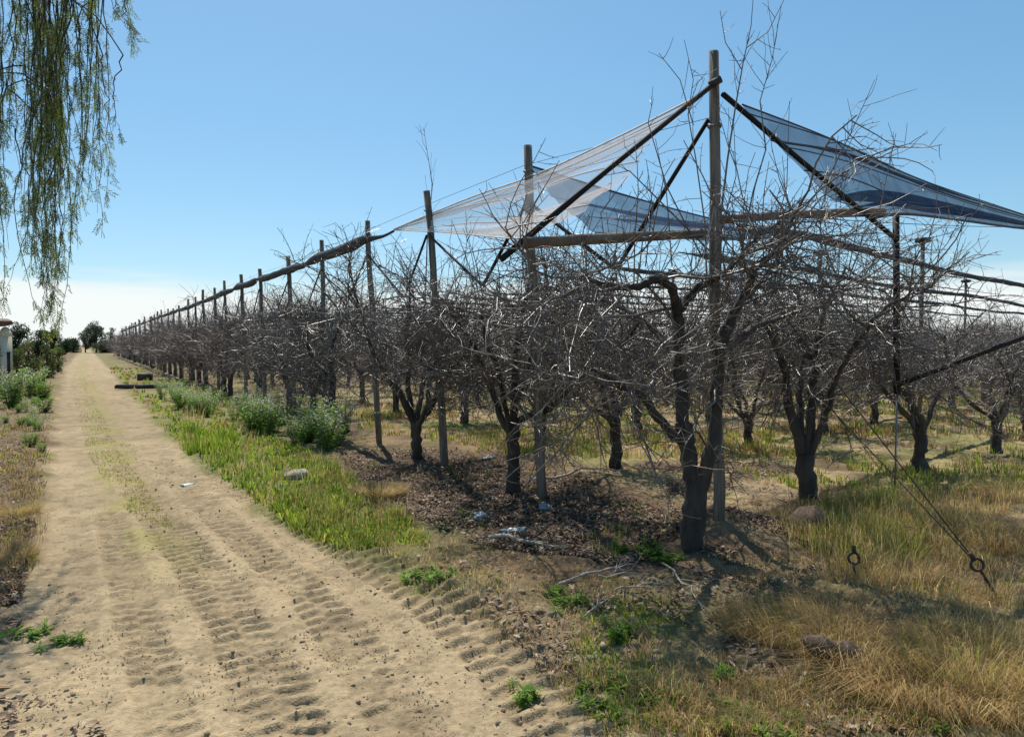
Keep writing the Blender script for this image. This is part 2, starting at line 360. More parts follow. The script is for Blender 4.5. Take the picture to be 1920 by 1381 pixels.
def gen_tree(seed, lod=0, limbs=None, trunk=None, shoots=None, nsh=18, hmax=2.75, nbr=14, ntw=16, lean=(0, 0), low=.3):
    rng = np.random.RandomState(seed); tb, cb = MB(), MB(); sp = []
    if trunk is None:
        ht = rng.uniform(.5, .8); k = np.linspace(0, 1, 6)[:, None]
        trunk = np.array([[0, 0, -.12]]) + k * np.array([[lean[0] + rng.normal(0, .04), lean[1] + rng.normal(0, .04), ht + .12]]) + rng.normal(0, .012, (6, 3)) * np.sin(k * 3.1)
        tr = np.array([.11, .088, .078, .073, .075, .07]) * rng.uniform(.9, 1.12)
    else: tr = np.linspace(.10, .085, len(trunk)); tr[0] = .125
    if lod == 0:
        tr = np.interp(np.linspace(0, 1, 15), np.linspace(0, 1, len(trunk)), tr); tk = smooth_path(trunk, 15); tk[1:-1] += rng.normal(0, .009, (13, 3)); tb.tube(tk, tr * (1 + rng.normal(0, .05, 15)), 13, jit=.13, rng=rng)
    else: tb.tube(trunk, tr, 6, jit=.12, rng=rng)
    top = trunk[-1]
    if limbs is None:
        limbs = []; k = rng.randint(4, 6); a = rng.uniform(0, 6.28)
        for i in range(k):
            az = a + i * 6.283 / k + rng.normal(0, .25); el = R(rng.uniform(46, 68))
            d = np.array([math.cos(az) * math.cos(el), math.sin(az) * math.cos(el), math.sin(el)])
            P = walk(rng, top - np.array([0, 0, rng.uniform(.02, .2)]), d, 8, rng.uniform(.20, .26), .17, .10)
            limbs.append((P, .043 * rng.uniform(.8, 1.15), .013))
    allb = []
    for P, r0, r1 in limbs:
        Pn = smooth_path(P, len(P) * (2 if lod == 0 else 1)); Pn[1:] += rng.normal(0, .007, Pn[1:].shape); tb.tube(Pn, np.linspace(r0, r1, len(Pn)) * (1 + rng.normal(0, .07, len(Pn))), 8 if lod == 0 else 5, jit=.12, rng=rng)
        L = len(P)
        for b in range(nbr if lod < 2 else 8):
            t = rng.uniform(low, 1) if b else 1.0
            p, d = at(P, min(t, .999)); rad = nrm(np.array([p[0], p[1], 0]) + rng.normal(0, .25, 3) * [1, 1, 0])
            az = math.atan2(rad[1], rad[0]) + rng.normal(0, 1.0)
            dd = np.array([math.cos(az), math.sin(az), rng.uniform(-.65, .8) if p[2] < 1.7 else rng.uniform(-.45, .6)])
            B = walk(rng, p, dd, 6, rng.uniform(.11, .2), .22, .02 if p[2] < hmax - .4 else -.08)
            rb = min(.013, (r0 + (r1 - r0) * t) * .7) * rng.uniform(.7, 1.1)
            cb.tube(B, np.linspace(rb, .005 if lod < 2 else .007, 7), 5 if lod == 0 else 3, False); allb.append(B)
        if lod < 2: allb.append(P[3:])
    twl = []
    for B in allb:
        for b in range({0: ntw, 1: 15, 2: 10}[lod]):
            t = rng.uniform(.1, 1); p, d = at(B, min(t, .999))
            dd = d * rng.uniform(.2, 1) + rng.normal(0, .75, 3) + np.array([0, 0, .12])
            if p[2] > hmax: dd[2] = -abs(dd[2]) * .3
            T = walk(rng, p, dd, 4 if lod == 0 else 3, rng.uniform(.06, .15) * (1 if lod == 0 else 1.33), .2, rng.uniform(-.08, .06))
            rt = rng.uniform(.0035, .006) * (1, 1.25, 1.9)[lod]
            cb.tube(T, np.linspace(rt, rt * .5, len(T)), 3, False); twl.append(T)
    sub_ = []
    if lod < 2:
        for T in twl:
            for b in range(3 if lod == 0 else 1):
                p, d = at(T, rng.uniform(.1, .99)); S = walk(rng, p, d * .5 + rng.normal(0, .8, 3), 2, rng.uniform(.05, .11), .2)
                rs = .0026 * (1, 1.4)[lod]; cb.tube(S, np.linspace(rs, rs * .6, 3), 3, False); sub_.append(S)
    sh = []
    for b in range(nsh if lod < 2 else 5):
        P, r0, r1 = limbs[rng.randint(len(limbs))]; p, d = at(P, rng.uniform(.55, .99))
        S = walk(rng, p, np.array([rng.normal(0, .28), rng.normal(0, .28), 1]), 6, rng.uniform(.09, .2), .09, .03); sh.append((S, .007))
    for S, r in (shoots or []): sh.append((S, r))
    for S, r in sh:
        cb.tube(S, np.linspace(r, .0025, len(S)), 4 if r > .008 else 3, False)
        if lod < 2:
            ln = np.linalg.norm(np.diff(S, axis=0), axis=1).sum()
            for b in range(int(ln * (9 if r > .008 else 6))):
                p, d = at(S, rng.uniform(.15, .99)); T = walk(rng, p, d * .7 + rng.normal(0, .6, 3), 3, rng.uniform(.02, .09) * (1.5 if r > .008 else 1), .2)
                cb.tube(T, np.linspace(.003, .0016, 4), 3, False); sub_.append(T)
    if lod == 0:                                  # short spurs and buds, three faces each
        src = twl + sub_ + [s for s, _ in sh]; n = 3200
        pi = rng.randint(0, len(src), n); pts = np.empty((n, 3)); dr = np.empty((n, 3))
        for k in range(n): pts[k], dr[k] = at(src[pi[k]], rng.uniform(.05, .99))
        dd = rng.normal(0, 1, (n, 3)) + dr * .4; dd /= np.linalg.norm(dd, axis=1)[:, None]
        a = np.cross(dd, rng.normal(0, 1, (n, 3))); a /= np.linalg.norm(a, axis=1)[:, None]; b = np.cross(dd, a); w = .0028
        L = rng.uniform(.012, .05, n)[:, None]
        V = np.stack([pts + a * w, pts - a * w * .5 + b * w * .87, pts - a * w * .5 - b * w * .87, pts + dd * L], 1).reshape(-1, 3)
        o = np.arange(n)[:, None] * 4; cb.add(V, None, np.concatenate([o + [0, 1, 3], o + [1, 2, 3], o + [2, 0, 3]]))
    return tb.mesh('trunk', M['bark'], True), cb.mesh('crown', M['twig'] if lod == 0 else M['twig_far'], True)
def tree(protos, loc, label, rz=0, s=1.0, group='bare fruit trees of the orchard', sz=None):
    o = thing('fruit_tree', label, 'tree', loc, group, rz); o.scale = (s, s, s * (sz or 1))
    link('trunk', protos[0], o); link('crown', protos[1], o); return o
rng = np.random.RandomState(5)
TREE_PX = {(0, 0): (1300, 1045), (1, 0): (960, 925), (2, 0): (785, 860), (3, 0): (655, 810), (0, 1): (1517, 952), (0, 2): (1725, 887), (1, 1): (1155, 882)}
# the corner tree, limbs read off the photograph at its own distance
b0 = G(1300, 1045); b0[2] = gz(b0[0], b0[1])
def loc0(pts, Z=5.67): return np.array([W(p[0], p[1], p[2] if len(p) > 2 else Z) for p in pts]) - b0
trunk0 = loc0([(1299, 1075), (1300, 1040), (1296, 1000), (1303, 950), (1308, 900)])
L0 = [(smooth_path(loc0([(1306, 930), (1290, 850), (1281, 780), (1275, 680), (1270, 575)]), 12), .07, .042),
      (smooth_path(loc0([(1271, 590), (1262, 550, 5.6), (1235, 523, 5.5), (1200, 537, 5.4), (1150, 538, 5.2), (1090, 520, 5.0)]), 12), .045, .015),
      (smooth_path(loc0([(1270, 590), (1300, 545, 5.7), (1345, 520, 5.6), (1400, 470, 5.5), (1430, 430, 5.5)]), 10), .04, .014),
      (smooth_path(loc0([(1308, 925), (1330, 860, 5.6), (1345, 740, 5.58), (1352, 650, 5.5), (1385, 570, 5.5), (1425, 495, 5.55), (1500, 440, 5.6)]), 15), .062, .02),
      (smooth_path(loc0([(1288, 838), (1245, 795, 5.5), (1205, 745, 5.3), (1165, 722, 5.1), (1110, 690, 4.9)]), 10), .045, .014),
      (smooth_path(loc0([(1352, 660, 5.6), (1420, 610, 6.0), (1480, 590, 6.6), (1560, 545, 7.2)]), 10), .035, .012),
      (smooth_path(loc0([(1276, 700), (1245, 640, 6.0), (1190, 590, 6.3), (1120, 560, 6.5)]), 10), .035, .012)]
S0 = [(loc0([(1350, 520, 5.6), (1352, 400, 5.6), (1364, 300, 5.6), (1379, 200, 5.6), (1393, 120, 5.55), (1408, 50, 5.5), (1414, -25, 5.5)]), .014),
      (loc0([(1325, 520, 5.5), (1322, 420, 5.4), (1305, 300, 5.4), (1290, 215, 5.35), (1300, 150, 5.3), (1283, 75, 5.3)]), .009),
      (loc0([(1300, 235, 5.4), (1275, 150, 5.35), (1235, 100, 5.3)]), .005),
      (loc0([(1390, 470, 5.55), (1412, 360, 5.6), (1436, 280, 5.6), (1425, 190, 5.6), (1448, 110, 5.6), (1465, 10, 5.6)]), .010),
      (loc0([(1400, 90, 5.5), (1440, 60, 5.5), (1470, 0, 5.5)]), .005), (loc0([(1390, 130, 5.5), (1360, 80, 5.5), (1350, 20, 5.45)]), .005),
      (loc0([(1450, 470, 5.55), (1510, 390, 5.5), (1560, 320, 5.45), (1600, 240, 5.4), (1640, 150, 5.4)]), .009),
      (loc0([(1470, 455, 5.5), (1540, 370, 5.4), (1620, 310, 5.35), (1700, 270, 5.3)]), .008),
      (loc0([(1330, 470, 5.6), (1240, 380, 5.3), (1180, 320, 5.2), (1130, 330, 5.1)]), .008),
      (loc0([(1315, 480, 5.6), (1250, 350, 5.5), (1215, 230, 5.4), (1225, 185, 5.4)]), .007),
      (loc0([(1440, 480, 5.5), (1475, 350, 5.5), (1480, 190, 5.5)]), .006), (loc0([(1560, 470, 5.4), (1650, 390, 5.2), (1680, 250, 5.1)]), .006),
      (loc0([(1340, 480, 5.6), (1380, 330, 5.7), (1375, 220, 5.7)]), .006)]
for p in ((1140, 470, 330), (1180, 480, 350), (1100, 500, 400), (1210, 470, 300), (1260, 470, 260), (1490, 470, 330), (1540, 470, 300), (1590, 480, 350)):
    S0.append((loc0([(p[0], p[1] + 30, 5.5), (p[0] + rng.uniform(-25, 25), (p[1] + p[2]) / 2, 5.45), (p[0] + rng.uniform(-50, 50), p[2], 5.4)]), .006))
corner = gen_tree(1, 0, L0, trunk0, S0, nsh=14, hmax=2.9, nbr=9, ntw=14, low=.35)
b1 = G(1517, 952); b1[2] = gz(b1[0], b1[1])
def loc1(pts): return np.array([W(p[0], p[1], p[2] if len(p) > 2 else 7.39) for p in pts]) - b1
second = gen_tree(2, 0, [(smooth_path(loc1(P), 12), r0, .014) for P, r0 in (
    ([(1509, 865), (1482, 765), (1470, 690, 7.3), (1440, 610, 7.2), (1400, 545, 7.1)], .058), ([(1512, 860), (1522, 760), (1531, 660, 7.5), (1545, 585, 7.6), (1585, 500, 7.7)], .058),
    ([(1516, 858), (1548, 780, 7.2), (1572, 700, 7.0), (1622, 620, 6.8), (1665, 570, 6.7)], .042), ([(1507, 855), (1500, 745, 7.7), (1508, 640, 8.0), (1492, 540, 8.3)], .042), ([(1528, 680, 7.5), (1480, 600, 7.9), (1440, 520, 8.1)], .03))],
    loc1([(1519, 975), (1518, 945), (1514, 900), (1509, 850)]), nsh=18, hmax=2.75, nbr=12, ntw=15)
near = [gen_tree(10 + k, 0, nsh=(18, 26, 16, 30, 20, 14)[k], hmax=(2.75, 2.6, 2.9, 2.7, 2.5, 2.8)[k]) for k in range(6)]
t2s = gen_tree(33, 0, nsh=12, shoots=[(np.array([[.1, 0, 2.0], [.15, .02, 3.0], [.22, .0, 3.7], [.1, .02, 4.45]]), .011)])
lean3 = gen_tree(34, 0, nsh=10, lean=(-.25, .1))
mid = [gen_tree(50 + k, 1, nsh=12, low=.12) for k in range(5)]
far = [gen_tree(70 + k, 2, low=.05, nbr=12) for k in range(3)]
def lat(i, j):
    if (i, j) in TREE_PX: p = G(*TREE_PX[(i, j)]); return p[0], p[1]
    ys = [4.11, 6.94, 9.78, 13.3]; y0 = ys[i] if i < 4 else 13.3 + 2.9 * (i - 3)
    r = np.random.RandomState(i * 97 + j * 7 + 3)
    return 4.25 + 2.6 * j + r.normal(0, .12), y0 + .52 * j + r.normal(0, .12)
cand = []
for i in range(44):
    for j in range(34):
        x, y = lat(i, j); Z, px, py = proj([x, y, 1.7])
        if Z > 1 and -150 < px < 2150: cand.append((Z * (1 if j > 0 else .25), i, j, x, y, Z))
cand.sort(); indiv, rest = cand[:300], [c_ for c_ in cand[300:] if c_[5] < 130]
for _, i, j, x, y, Z in indiv:
    r = np.random.RandomState(i * 31 + j * 13 + 1); z = gz(x, y); rz = r.uniform(0, 6.28); s = r.uniform(.93, 1.1)
    if (i, j) == (0, 0): tree(corner, b0, 'tall bare corner fruit tree with forked dark trunk before the tall corner post', 0, 1); continue
    if (i, j) == (0, 1): tree(second, b1, 'upright bare fruit tree just right of the tall corner post, brown rock at its foot', 0, 1); continue
    if j == 0: lab = 'bare fruit tree at the track edge, %s tree from the tall corner tree' % ordw(i)
    elif i == 0: lab = 'bare fruit tree in the nearest row, %s tree inward behind the tall corner tree' % ordw(j)
    else: lab = 'bare fruit tree in the %s row from the corner, %s in from the track' % (ordw(i + 1), ordw(j + 1))
    pr = near[(i * 3 + j * 2) % 6] if Z < 17 else (mid[(i * 2 + j) % 5] if Z < 42 else far[(i + j) % 3])
    if (i, j) == (2, 0): pr, s, rz = t2s, 1, 0
    if (i, j) == (3, 0): pr, s, rz = lean3, 1, .3
    tree(pr, (x, y, z), lab, rz, s * (.95 if j else 1.1), sz=.88 if j else 1)
if rest:
    mb = MB(); base = []
    for tr_, cr in far[:2]:
        tb = []
        for me in (tr_, cr):
            vv = np.empty(len(me.vertices) * 3, np.float32); me.vertices.foreach_get('co', vv); vv = vv.reshape(-1, 3)
            qd = np.array([p.vertices[:] for p in me.polygons if len(p.vertices) == 4]); tb.append((vv, qd))
        base.append(tb)
    rest = [c_ for c_ in rest if c_[5] < 75 or c_[2] < 3][:170]
    for n_, (_, i, j, x, y, Z) in enumerate(rest):
        a = n_ * 2.4; Rm = np.array([[math.cos(a), math.sin(a), 0], [-math.sin(a), math.cos(a), 0], [0, 0, 1]])
        for vv, qd in base[n_ % 2]: mb.add(vv @ Rm + [x, y, gz(x, y)], qd)
    tag(mb.build('far_orchard', M['twig_far']), 'far bare fruit trees merging deep inside the orchard', 'orchard', kind='stuff')

# ------------------------------------------------------------------ net posts along the track
D2 = np.array([math.sin(R(78.5)), math.cos(R(78.5)), 0])
POSTS = [POST0] + [G(*p)[:2] for p in [(1020, 938), (836, 873), (712, 832)]]
while len(POSTS) < 38: POSTS.append(np.array([4.28 + rng.normal(0, .04), POSTS[3][1] + 2.87 * (len(POSTS) - 3) + rng.normal(0, .08)]))
TOPS = [(1338, 97), (989, 273), (800, 358), (689, 414), (603, 450), (540, 480)]
ROLL_H = 3.5; JOINT_H = 2.42
def rolled(P, r, name, label, group, seed, ties=()):
    rg = np.random.RandomState(seed); mb = MB(); P = np.asarray(P); m = len(P)
    s = np.concatenate([[0], np.cumsum(np.linalg.norm(np.diff(P, axis=0), axis=1))])
    rad = r * (.75 + .5 * fbm(s, s * 0 + seed, .6, 3) + .25 * fbm(s, s * 0 + seed, 3, 2) - .1) * (.22 + .78 * sst(0, 1.6, s))
    for t in ties: rad = rad * (1 - .6 * np.exp(-((s - t) / .35) ** 2))
    base = P[m // 2].copy(); Q = P - base; Q[:, 2] += (fbm(s, s * 0 + 9 + seed, 1.2, 2) - .5) * r * .4
    mb.tube(Q, rad, 8, jit=.16, rng=rg); o = mb.build(name, M['roll'], None, True, base)
    return tag(o, label, 'net', group)
roll_pts = []
for i, p in enumerate(POSTS):
    z0 = gz(p[0], p[1])
    if i < len(TOPS): top = WX(*TOPS[i], p); 
    else: top = np.array([p[0] - .15 + rng.normal(0, .05), p[1] + rng.normal(0, .03), 3.87 + rng.normal(0, .06)])
    if 0 < i < len(TOPS): top[2] = np.clip(top[2], 3.7, 4.05)
    lab = 'tall weathered wooden corner post carrying crossarms and dark struts' if i == 0 else 'weathered wooden net post, %s along the track from the tall corner post' % ordw(i)
    o = thing('net_post', lab, 'post', (p[0], p[1], z0), 'net posts along the track edge'); O = np.array([p[0], p[1], z0])
    mb = MB(); k = np.linspace(0, 1, 9)[:, None]; P = np.array([[0, 0, -.25]]) * (1 - k) + (top - O) * k; P += rng.normal(0, .011, P.shape) * (k > 0) * (k < 1)
    mb.tube(P, np.linspace(.056, .046, 9) * rng.uniform(.9, 1.12), 10, jit=.09, rng=rng); pole = mb.build('pole', M['post'], o, True)
    def on_post(h, O=O, top=top, z0=z0): f = (h - z0) / (top[2] - z0); return O + (top - O) * f
    hb = 3.2 if i else 3.6
    roll_pts.append(on_post(ROLL_H))
    # struts run from this post down to the joints half way to its neighbours
    for nb in (i - 1, i + 1):
        if 0 <= nb < len(POSTS):
            n = POSTS[nb]; J = np.array([(p[0] + n[0]) / 2 - .08, (p[1] + n[1]) / 2, JOINT_H]); A = on_post(hb) + np.array([-.03, math.copysign(.06, n[1] - p[1]), 0])
            d = nrm(J - A); mb = MB(); mb.tube(np.array([A - d * .03, A + (J - A) * .5, J - d * .03]) - O, .020 if i < 2 else .017, 8); mb.build('strut', M['steel'], o, True)
    mb = MB(); a_ = on_post(ROLL_H + .06) - O; mb.tube(a_ + np.array([[.055 * math.cos(t), .055 * math.sin(t), .01 * math.sin(3 * t)] for t in np.linspace(0, 6.4, 13)]), .008, 5); mb.build('wire_tie', M['wire'], pole)
    if i == 0: post0, O0, top0, onp0 = o, O, top, on_post
# crossarms and raking tubes of the corner gable
armL = [W(1322, 437, 6.05), W(1150, 446, 5.45), W(984, 456, 4.95)]
armR = [W(1350, 412, 6.12), W(1500, 402, 6.55), W(1655, 397, 7.0)]
for P in (armL, armR):
    mb = MB(); mb.tube(smooth_path(np.array(P) - O0, 7), np.linspace(.036, .042, 7), 8, jit=.08, rng=rng); mb.build('crossarm', M['beam'], post0, True)
tubL = [W(1345, 152, 6.05), W(1140, 318, 5.5), W(940, 486, 4.85)]
tubR = [W(1355, 176, 6.05), W(1500, 300, 6.5), W(1682, 450, 7.05)]
for P in (tubL, tubR):
    mb = MB(); mb.tube(np.array(P) - O0, .023, 8); rk = mb.build('raking_tube', M['steel'], post0, True); rkl = rk if P is tubL else rkl
mb = MB(); mb.tube(np.array([W(1330, 160, 6.02), W(1352, 148, 6.0)]) - O0, .032, 8); mb.build('bolt', M['rust'], rkl, True)
# ridge and carrier wires
def wire(P, label, r=.004, m='wire', group='thin wires of the net frame', name='wire', sag=0):
    P = np.asarray(P, float)
    if len(P) == 2:
        k = np.linspace(0, 1, 9)[:, None]; P = P[0] * (1 - k) + P[1] * k; P[:, 2] -= sag * 4 * k[:, 0] * (1 - k[:, 0])
    b = P[len(P) // 2].copy(); mb = MB(); mb.tube(P - b, r, 5); return tag(mb.build(name, M[m], None, True, b), label, 'wire', group)
RP = np.array(roll_pts)
wire([np.array([q[0] - .055, q[1], q[2] + .12]) for q in RP], 'thin wire strung along the tops of the track side posts', .0028)
lowp = [np.array([4.2, p[1], JOINT_H + (.03 if k % 2 else -.02)]) for k, p in enumerate(POSTS[4:24])]
rolled(smooth_path(lowp, 60), .06, 'net_bundle', 'thin dark net bundle on the lower wire along the track side crowns', 'rolled nets', 4)
for hh, w_ in ((1.35, 'knee'), (2.0, 'head')):
    wire([np.array([p[0] + .06, p[1], hh + .02 * ((k * 7) % 3)]) for k, p in enumerate(POSTS[1:30])], 'thin %s high trellis wire tied along the track side posts' % w_, .0035)
# rolled net along the track side ridge
Gp = W(738, 432, 11.35)
ridge = [Gp] + [q + np.array([-.07, 0, -.02]) for q in RP[3:]]
full = []
for a, b in zip(ridge[:-1], ridge[1:]):
    for k in range(6): u = k / 6; full.append(a * (1 - u) + b * u - np.array([0, 0, .035 * 4 * u * (1 - u)]))
full.append(ridge[-1])
rolled(full, .085, 'rolled_net', 'thick dark rolled net along the ridge of the track side posts', 'rolled nets', 2, ties=[4.9, 9.6, 13.4, 21, 30, 41, 52])

# rolled nets running inward over each row, with inner posts
for i in range(1, 19):
    s = RP[i]; P = []; Lr = 46
    for k in range(47):
        t = k * Lr / 46; u = (t % 6.1) / 6.1
        if t < (5 if i == 1 else 5.5 if i < 4 else 8): continue
        P.append(np.array([s[0], s[1], 0]) + D2 * t + np.array([0, 0, 3.52 + .04 * math.sin(i * 5 + t * .4) - .03 * 4 * u * (1 - u)]))
    rolled(smooth_path(P, 90), .062 if i < 4 else .042, 'rolled_net', 'dark rolled net hanging inward across the orchard from the %s track side post' % ordw(i), 'rolled nets', 20 + i)
    for n_, t in enumerate((12.2, 24.4)):
        q = np.array([s[0], s[1], 0]) + D2 * t; Z, px, py = proj(q)
        if not (0 < px < 2100 and Z < 60): continue
        z0 = gz(q[0], q[1]); o = thing('inner_post', 'thin capped post inside the orchard under the %s rolled net, %s inward' % (ordw(i), ordw(n_ + 1)), 'post', (q[0], q[1], z0), 'posts inside the orchard')
        mb = MB(); mb.tube([[0, 0, -.2], [0, 0, 2], [0.01, 0, 4.0]], .045, 8); mb.build('pole', M['post'], o, True)
        mb = MB(); mb.tube([[.01, 0, 3.98], [.01, 0, 4.0], [.01, 0, 4.08], [.01, 0, 4.1]], [.08, .16, .16, .07], 12); mb.build('cap', M['black'], o, True)
# upper cross wires over the corner
for k, (a, b, lb) in enumerate([((1345, 395, 6.1), (1960, 425, 13.5), 'upper'), ((1345, 470, 6.1), (1960, 560, 13.5), 'lower')]):
    wire([W(*a), W(*b)], '%s thin wire running right from the tall corner post' % lb, .005, sag=.05)

# ------------------------------------------------------------------ open net panels
def panel(A, B, nu, nv, sag, fold, seed, name, label, m, cordm, lines=()):
    A = smooth_path(A, nu); B = smooth_path(B, nu); rg = np.random.RandomState(seed); base = A[nu // 2].copy()
    vv = np.linspace(0, 1, nv); V = np.empty((nu, nv, 3))
    ph = rg.uniform(0, 6, 5)
    for i in range(nu):
        u = i / (nu - 1); P = A[i][None] * (1 - vv)[:, None] + B[i][None] * vv[:, None]; w = np.linalg.norm(B[i] - A[i])
        P[:, 2] -= sag * w * 4 * vv * (1 - vv)
        f = sum(np.sin(vv * (9 + 11 * k) + ph[k] + u * (3 + 2 * k)) / (1 + .7 * k) for k in range(5)) * fold * min(1, w * 1.2) * np.sin(vv * math.pi) ** .5 * (.5 + .9 * math.sin(u * 2.6))
        P[:, 2] += f; P[:, 1] += f * .5; V[i] = P
    i = np.arange(nu - 1)[:, None] * nv; j = np.arange(nv - 1)[None]
    Q = np.stack([i + j, i + nv + j, i + nv + j + 1, i + j + 1], -1).reshape(-1, 4)
    o = thing(name, label, 'net', base, 'open hail nets'); V = V - base
    link('mesh_sheet', mk_mesh('mesh_sheet', V.reshape(-1, 3), [Q], M[m], None, True), o)
    for f_, r in lines:
        mb = MB(); mb.tube(V[:, int(f_ * (nv - 1))] + [0, 0, .004], r, 5); mb.build('edge_cord' if f_ in (0, 1) else 'fold_cord', M[cordm], o, True)
    return o
# left wing: from the left raking tube back to the knot on the ridge
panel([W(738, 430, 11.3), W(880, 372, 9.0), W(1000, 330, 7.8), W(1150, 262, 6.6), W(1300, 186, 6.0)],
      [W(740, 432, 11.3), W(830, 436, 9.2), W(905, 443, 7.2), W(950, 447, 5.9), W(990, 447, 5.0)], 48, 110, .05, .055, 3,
      'hail_net', 'open hail net in backlit tone spread from the left raking tube to the ridge knot', 'net_backlit', 'cord', [(0, .010), (.05, .006), (.09, .008), (.16, .005), (.3, .003), (.38, .005), (.55, .003), (.68, .005), (.85, .003), (1, .007)])
# right wing: from the right raking tube to a knot off to the right
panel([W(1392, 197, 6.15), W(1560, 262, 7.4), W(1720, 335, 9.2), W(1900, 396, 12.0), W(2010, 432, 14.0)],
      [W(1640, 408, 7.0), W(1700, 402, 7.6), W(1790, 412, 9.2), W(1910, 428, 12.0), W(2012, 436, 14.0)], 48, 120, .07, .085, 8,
      'hail_net', 'open hail net in shaded tone sagging rightward from the right raking tube', 'net_shaded', 'cord_dark', [(0, .008), (.05, .006), (.2, .012), (.27, .006), (.45, .007), (.7, .004), (.84, .005), (1, .018)])
# net over the second row, narrowing into its roll
s1 = RP[1]
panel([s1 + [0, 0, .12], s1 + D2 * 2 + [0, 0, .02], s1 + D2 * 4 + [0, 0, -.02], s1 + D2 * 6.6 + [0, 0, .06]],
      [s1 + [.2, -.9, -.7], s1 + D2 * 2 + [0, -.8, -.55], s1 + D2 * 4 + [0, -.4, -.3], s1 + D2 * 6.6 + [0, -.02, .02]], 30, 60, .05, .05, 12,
      'hail_net', 'net in shaded tone narrowing into a roll behind the tall corner post', 'net_shaded', 'cord_dark', [(0, .012), (1, .006)])
rolled([W(2005, 434, 13.9) + D2 * t for t in np.linspace(0, 14, 20)], .09, 'rolled_net', 'dark rolled net continuing right from the shade-toned open net', 'rolled nets', 77)

# black upright tube and its diagonal at the right
q = W(1682, 700, 7.05); z0 = gz(q[0], q[1]); o = thing('tube_stanchion', 'black upright tube right of the tall corner post, braced by a black diagonal', 'pole', (q[0], q[1], z0)); O = np.array([q[0], q[1], z0])
mb = MB(); mb.tube(np.array([W(1680, 405, 7.05), W(1681, 570, 7.05), W(1682, 738, 7.05)]) - O, .032, 8); mb.build('upright', M['steel'], o, True)
mb = MB(); mb.tube(np.array([W(1682, 735, 7.05) - O, [0, 0, .5], [0, 0, -.15]]), .009, 6); mb.build('ground_rod', M['wire'], o, True)
mb = MB(); mb.tube(np.array([W(1686, 720, 7.05), W(1920, 632, 7.4), W(2140, 548, 7.8)]) - O, .026, 8); mb.build('diagonal', M['steel'], o, True)
q = W(2145, 700, 7.85); z0 = gz(q[0], q[1]); o = thing('end_post', 'wooden end post at the far right carrying the black diagonal', 'post', (q[0], q[1], z0))
mb = MB(); mb.tube([[0, 0, -.2], [0, 0, 1.5], [0, .02, 3.3]], [.055, .05, .048], 9); mb.build('pole', M['post'], o, True)

# ground anchors with guy wires
def anchor(ring, foot, rr, label, wires):
    f = on(*foot); Zr = np.dot(f, FH) + .03; rc = W(ring[0], ring[1], Zr); o = thing('ground_anchor', label, 'anchor', f, 'iron guy anchors')
    d = nrm(rc - f); side = nrm(np.cross(d, FH)); P = np.array([rc + rr * (math.cos(t) * d + math.sin(t) * side) for t in np.linspace(math.pi, 3 * math.pi, 20)])
    mb = MB(); mb.tube(np.vstack([[f - d * .15], [rc - d * (rr + .03)], P]) - f, .010, 7); mb.build('eye_rod', M['rust'], o, True)
    mb = MB(); mb.tube(np.array([rc + d * rr * .8, rc + d * (rr + .05)]) - f, .016, 6); mb.build('clamp', M['rust'], o, True)
    return rc + d * rr
a1_ = anchor((1832, 1058), (1872, 1122), .04, 'rusty eyed anchor rod with two guy wires at lower right', 2)
wire([a1_, onp0(2.7)], 'near guy wire from the lower right anchor up to the corner post', .005, 'rust')
wire([a1_ + [0.01, .02, 0], onp0(2.2) + [.03, .03, 0]], 'far guy wire from the lower right anchor up to the corner post', .004, 'rust')
a2_ = anchor((1601, 1046), (1602, 1092), .038, 'rusty anchor ring standing in grass beside the corner tree', 0)

# ------------------------------------------------------------------ ground cover
def inpoly(px, py, poly):
    ins = np.zeros(px.shape, bool); n = len(poly)
    for k in range(n):
        (x0, y0), (x1, y1) = poly[k], poly[(k + 1) % n]
        c_ = ((y0 > py) != (y1 > py)) & (px < (x1 - x0) * (py - y0) / (y1 - y0 + 1e-9) + x0); ins ^= c_
    return ins
def Gv(px, py):
    d = FW[None] + ((px - 960) / F_PX)[:, None] * RT[None] + ((690.5 - py) / F_PX)[:, None] * UP[None]
    p = CO[None] + d * (-CAM_H / d[:, 2])[:, None]; return p[:, 0], p[:, 1]
def scatter(poly, n, rg, thr=None, sc=1.0, off=0.0):
    a = np.array(poly, float); lo, hi = a.min(0), a.max(0); px = rg.uniform(lo[0], hi[0], n * 3); py = rg.uniform(lo[1], hi[1], n * 3)
    k = inpoly(px, py, poly); x, y = Gv(px[k], py[k])
    if thr is not None:
        m = fbm(x + off, y - off, sc, 3); k = rg.rand(len(x)) < sst(thr - .08, thr + .10, m); x, y = x[k], y[k]
    return x[:n], y[:n]
def blades(mb, x, y, z, hh, w, cols, rg, lean=.45, wz=None, dirs=None):
    n = len(x); az = rg.uniform(0, 6.283, n) if dirs is None else dirs; la = rg.uniform(.1, 1, n) * lean; fz = rg.uniform(0, 6.283, n)
    b = np.stack([x, y, z], -1); sd = np.stack([np.cos(fz), np.sin(fz), np.zeros(n)], -1) * (w / 2)[:, None]
    dv = np.stack([np.cos(az), np.sin(az), np.zeros(n)], -1)
    m = b + dv * (hh * la * .35)[:, None]; m[:, 2] += hh * .6
    t = b + dv * (hh * la)[:, None]; t[:, 2] += hh * np.clip(1.02 - la * .45, .3, 1)
    V = np.stack([b - sd, b + sd, m - sd * .8, m + sd * .8, t], 1).reshape(-1, 3); o = np.arange(n)[:, None] * 5
    mb.add(V, o + [0, 1, 3, 2], o + [2, 3, 4], np.repeat(cols, 5, 0))
def pal(rg, n, *cs):
    c_ = np.array(cs); k = rg.randint(0, len(c_), n); return c_[k] * rg.uniform(.7, 1.3, (n, 1)) * rg.uniform(.93, 1.07, (n, 3))
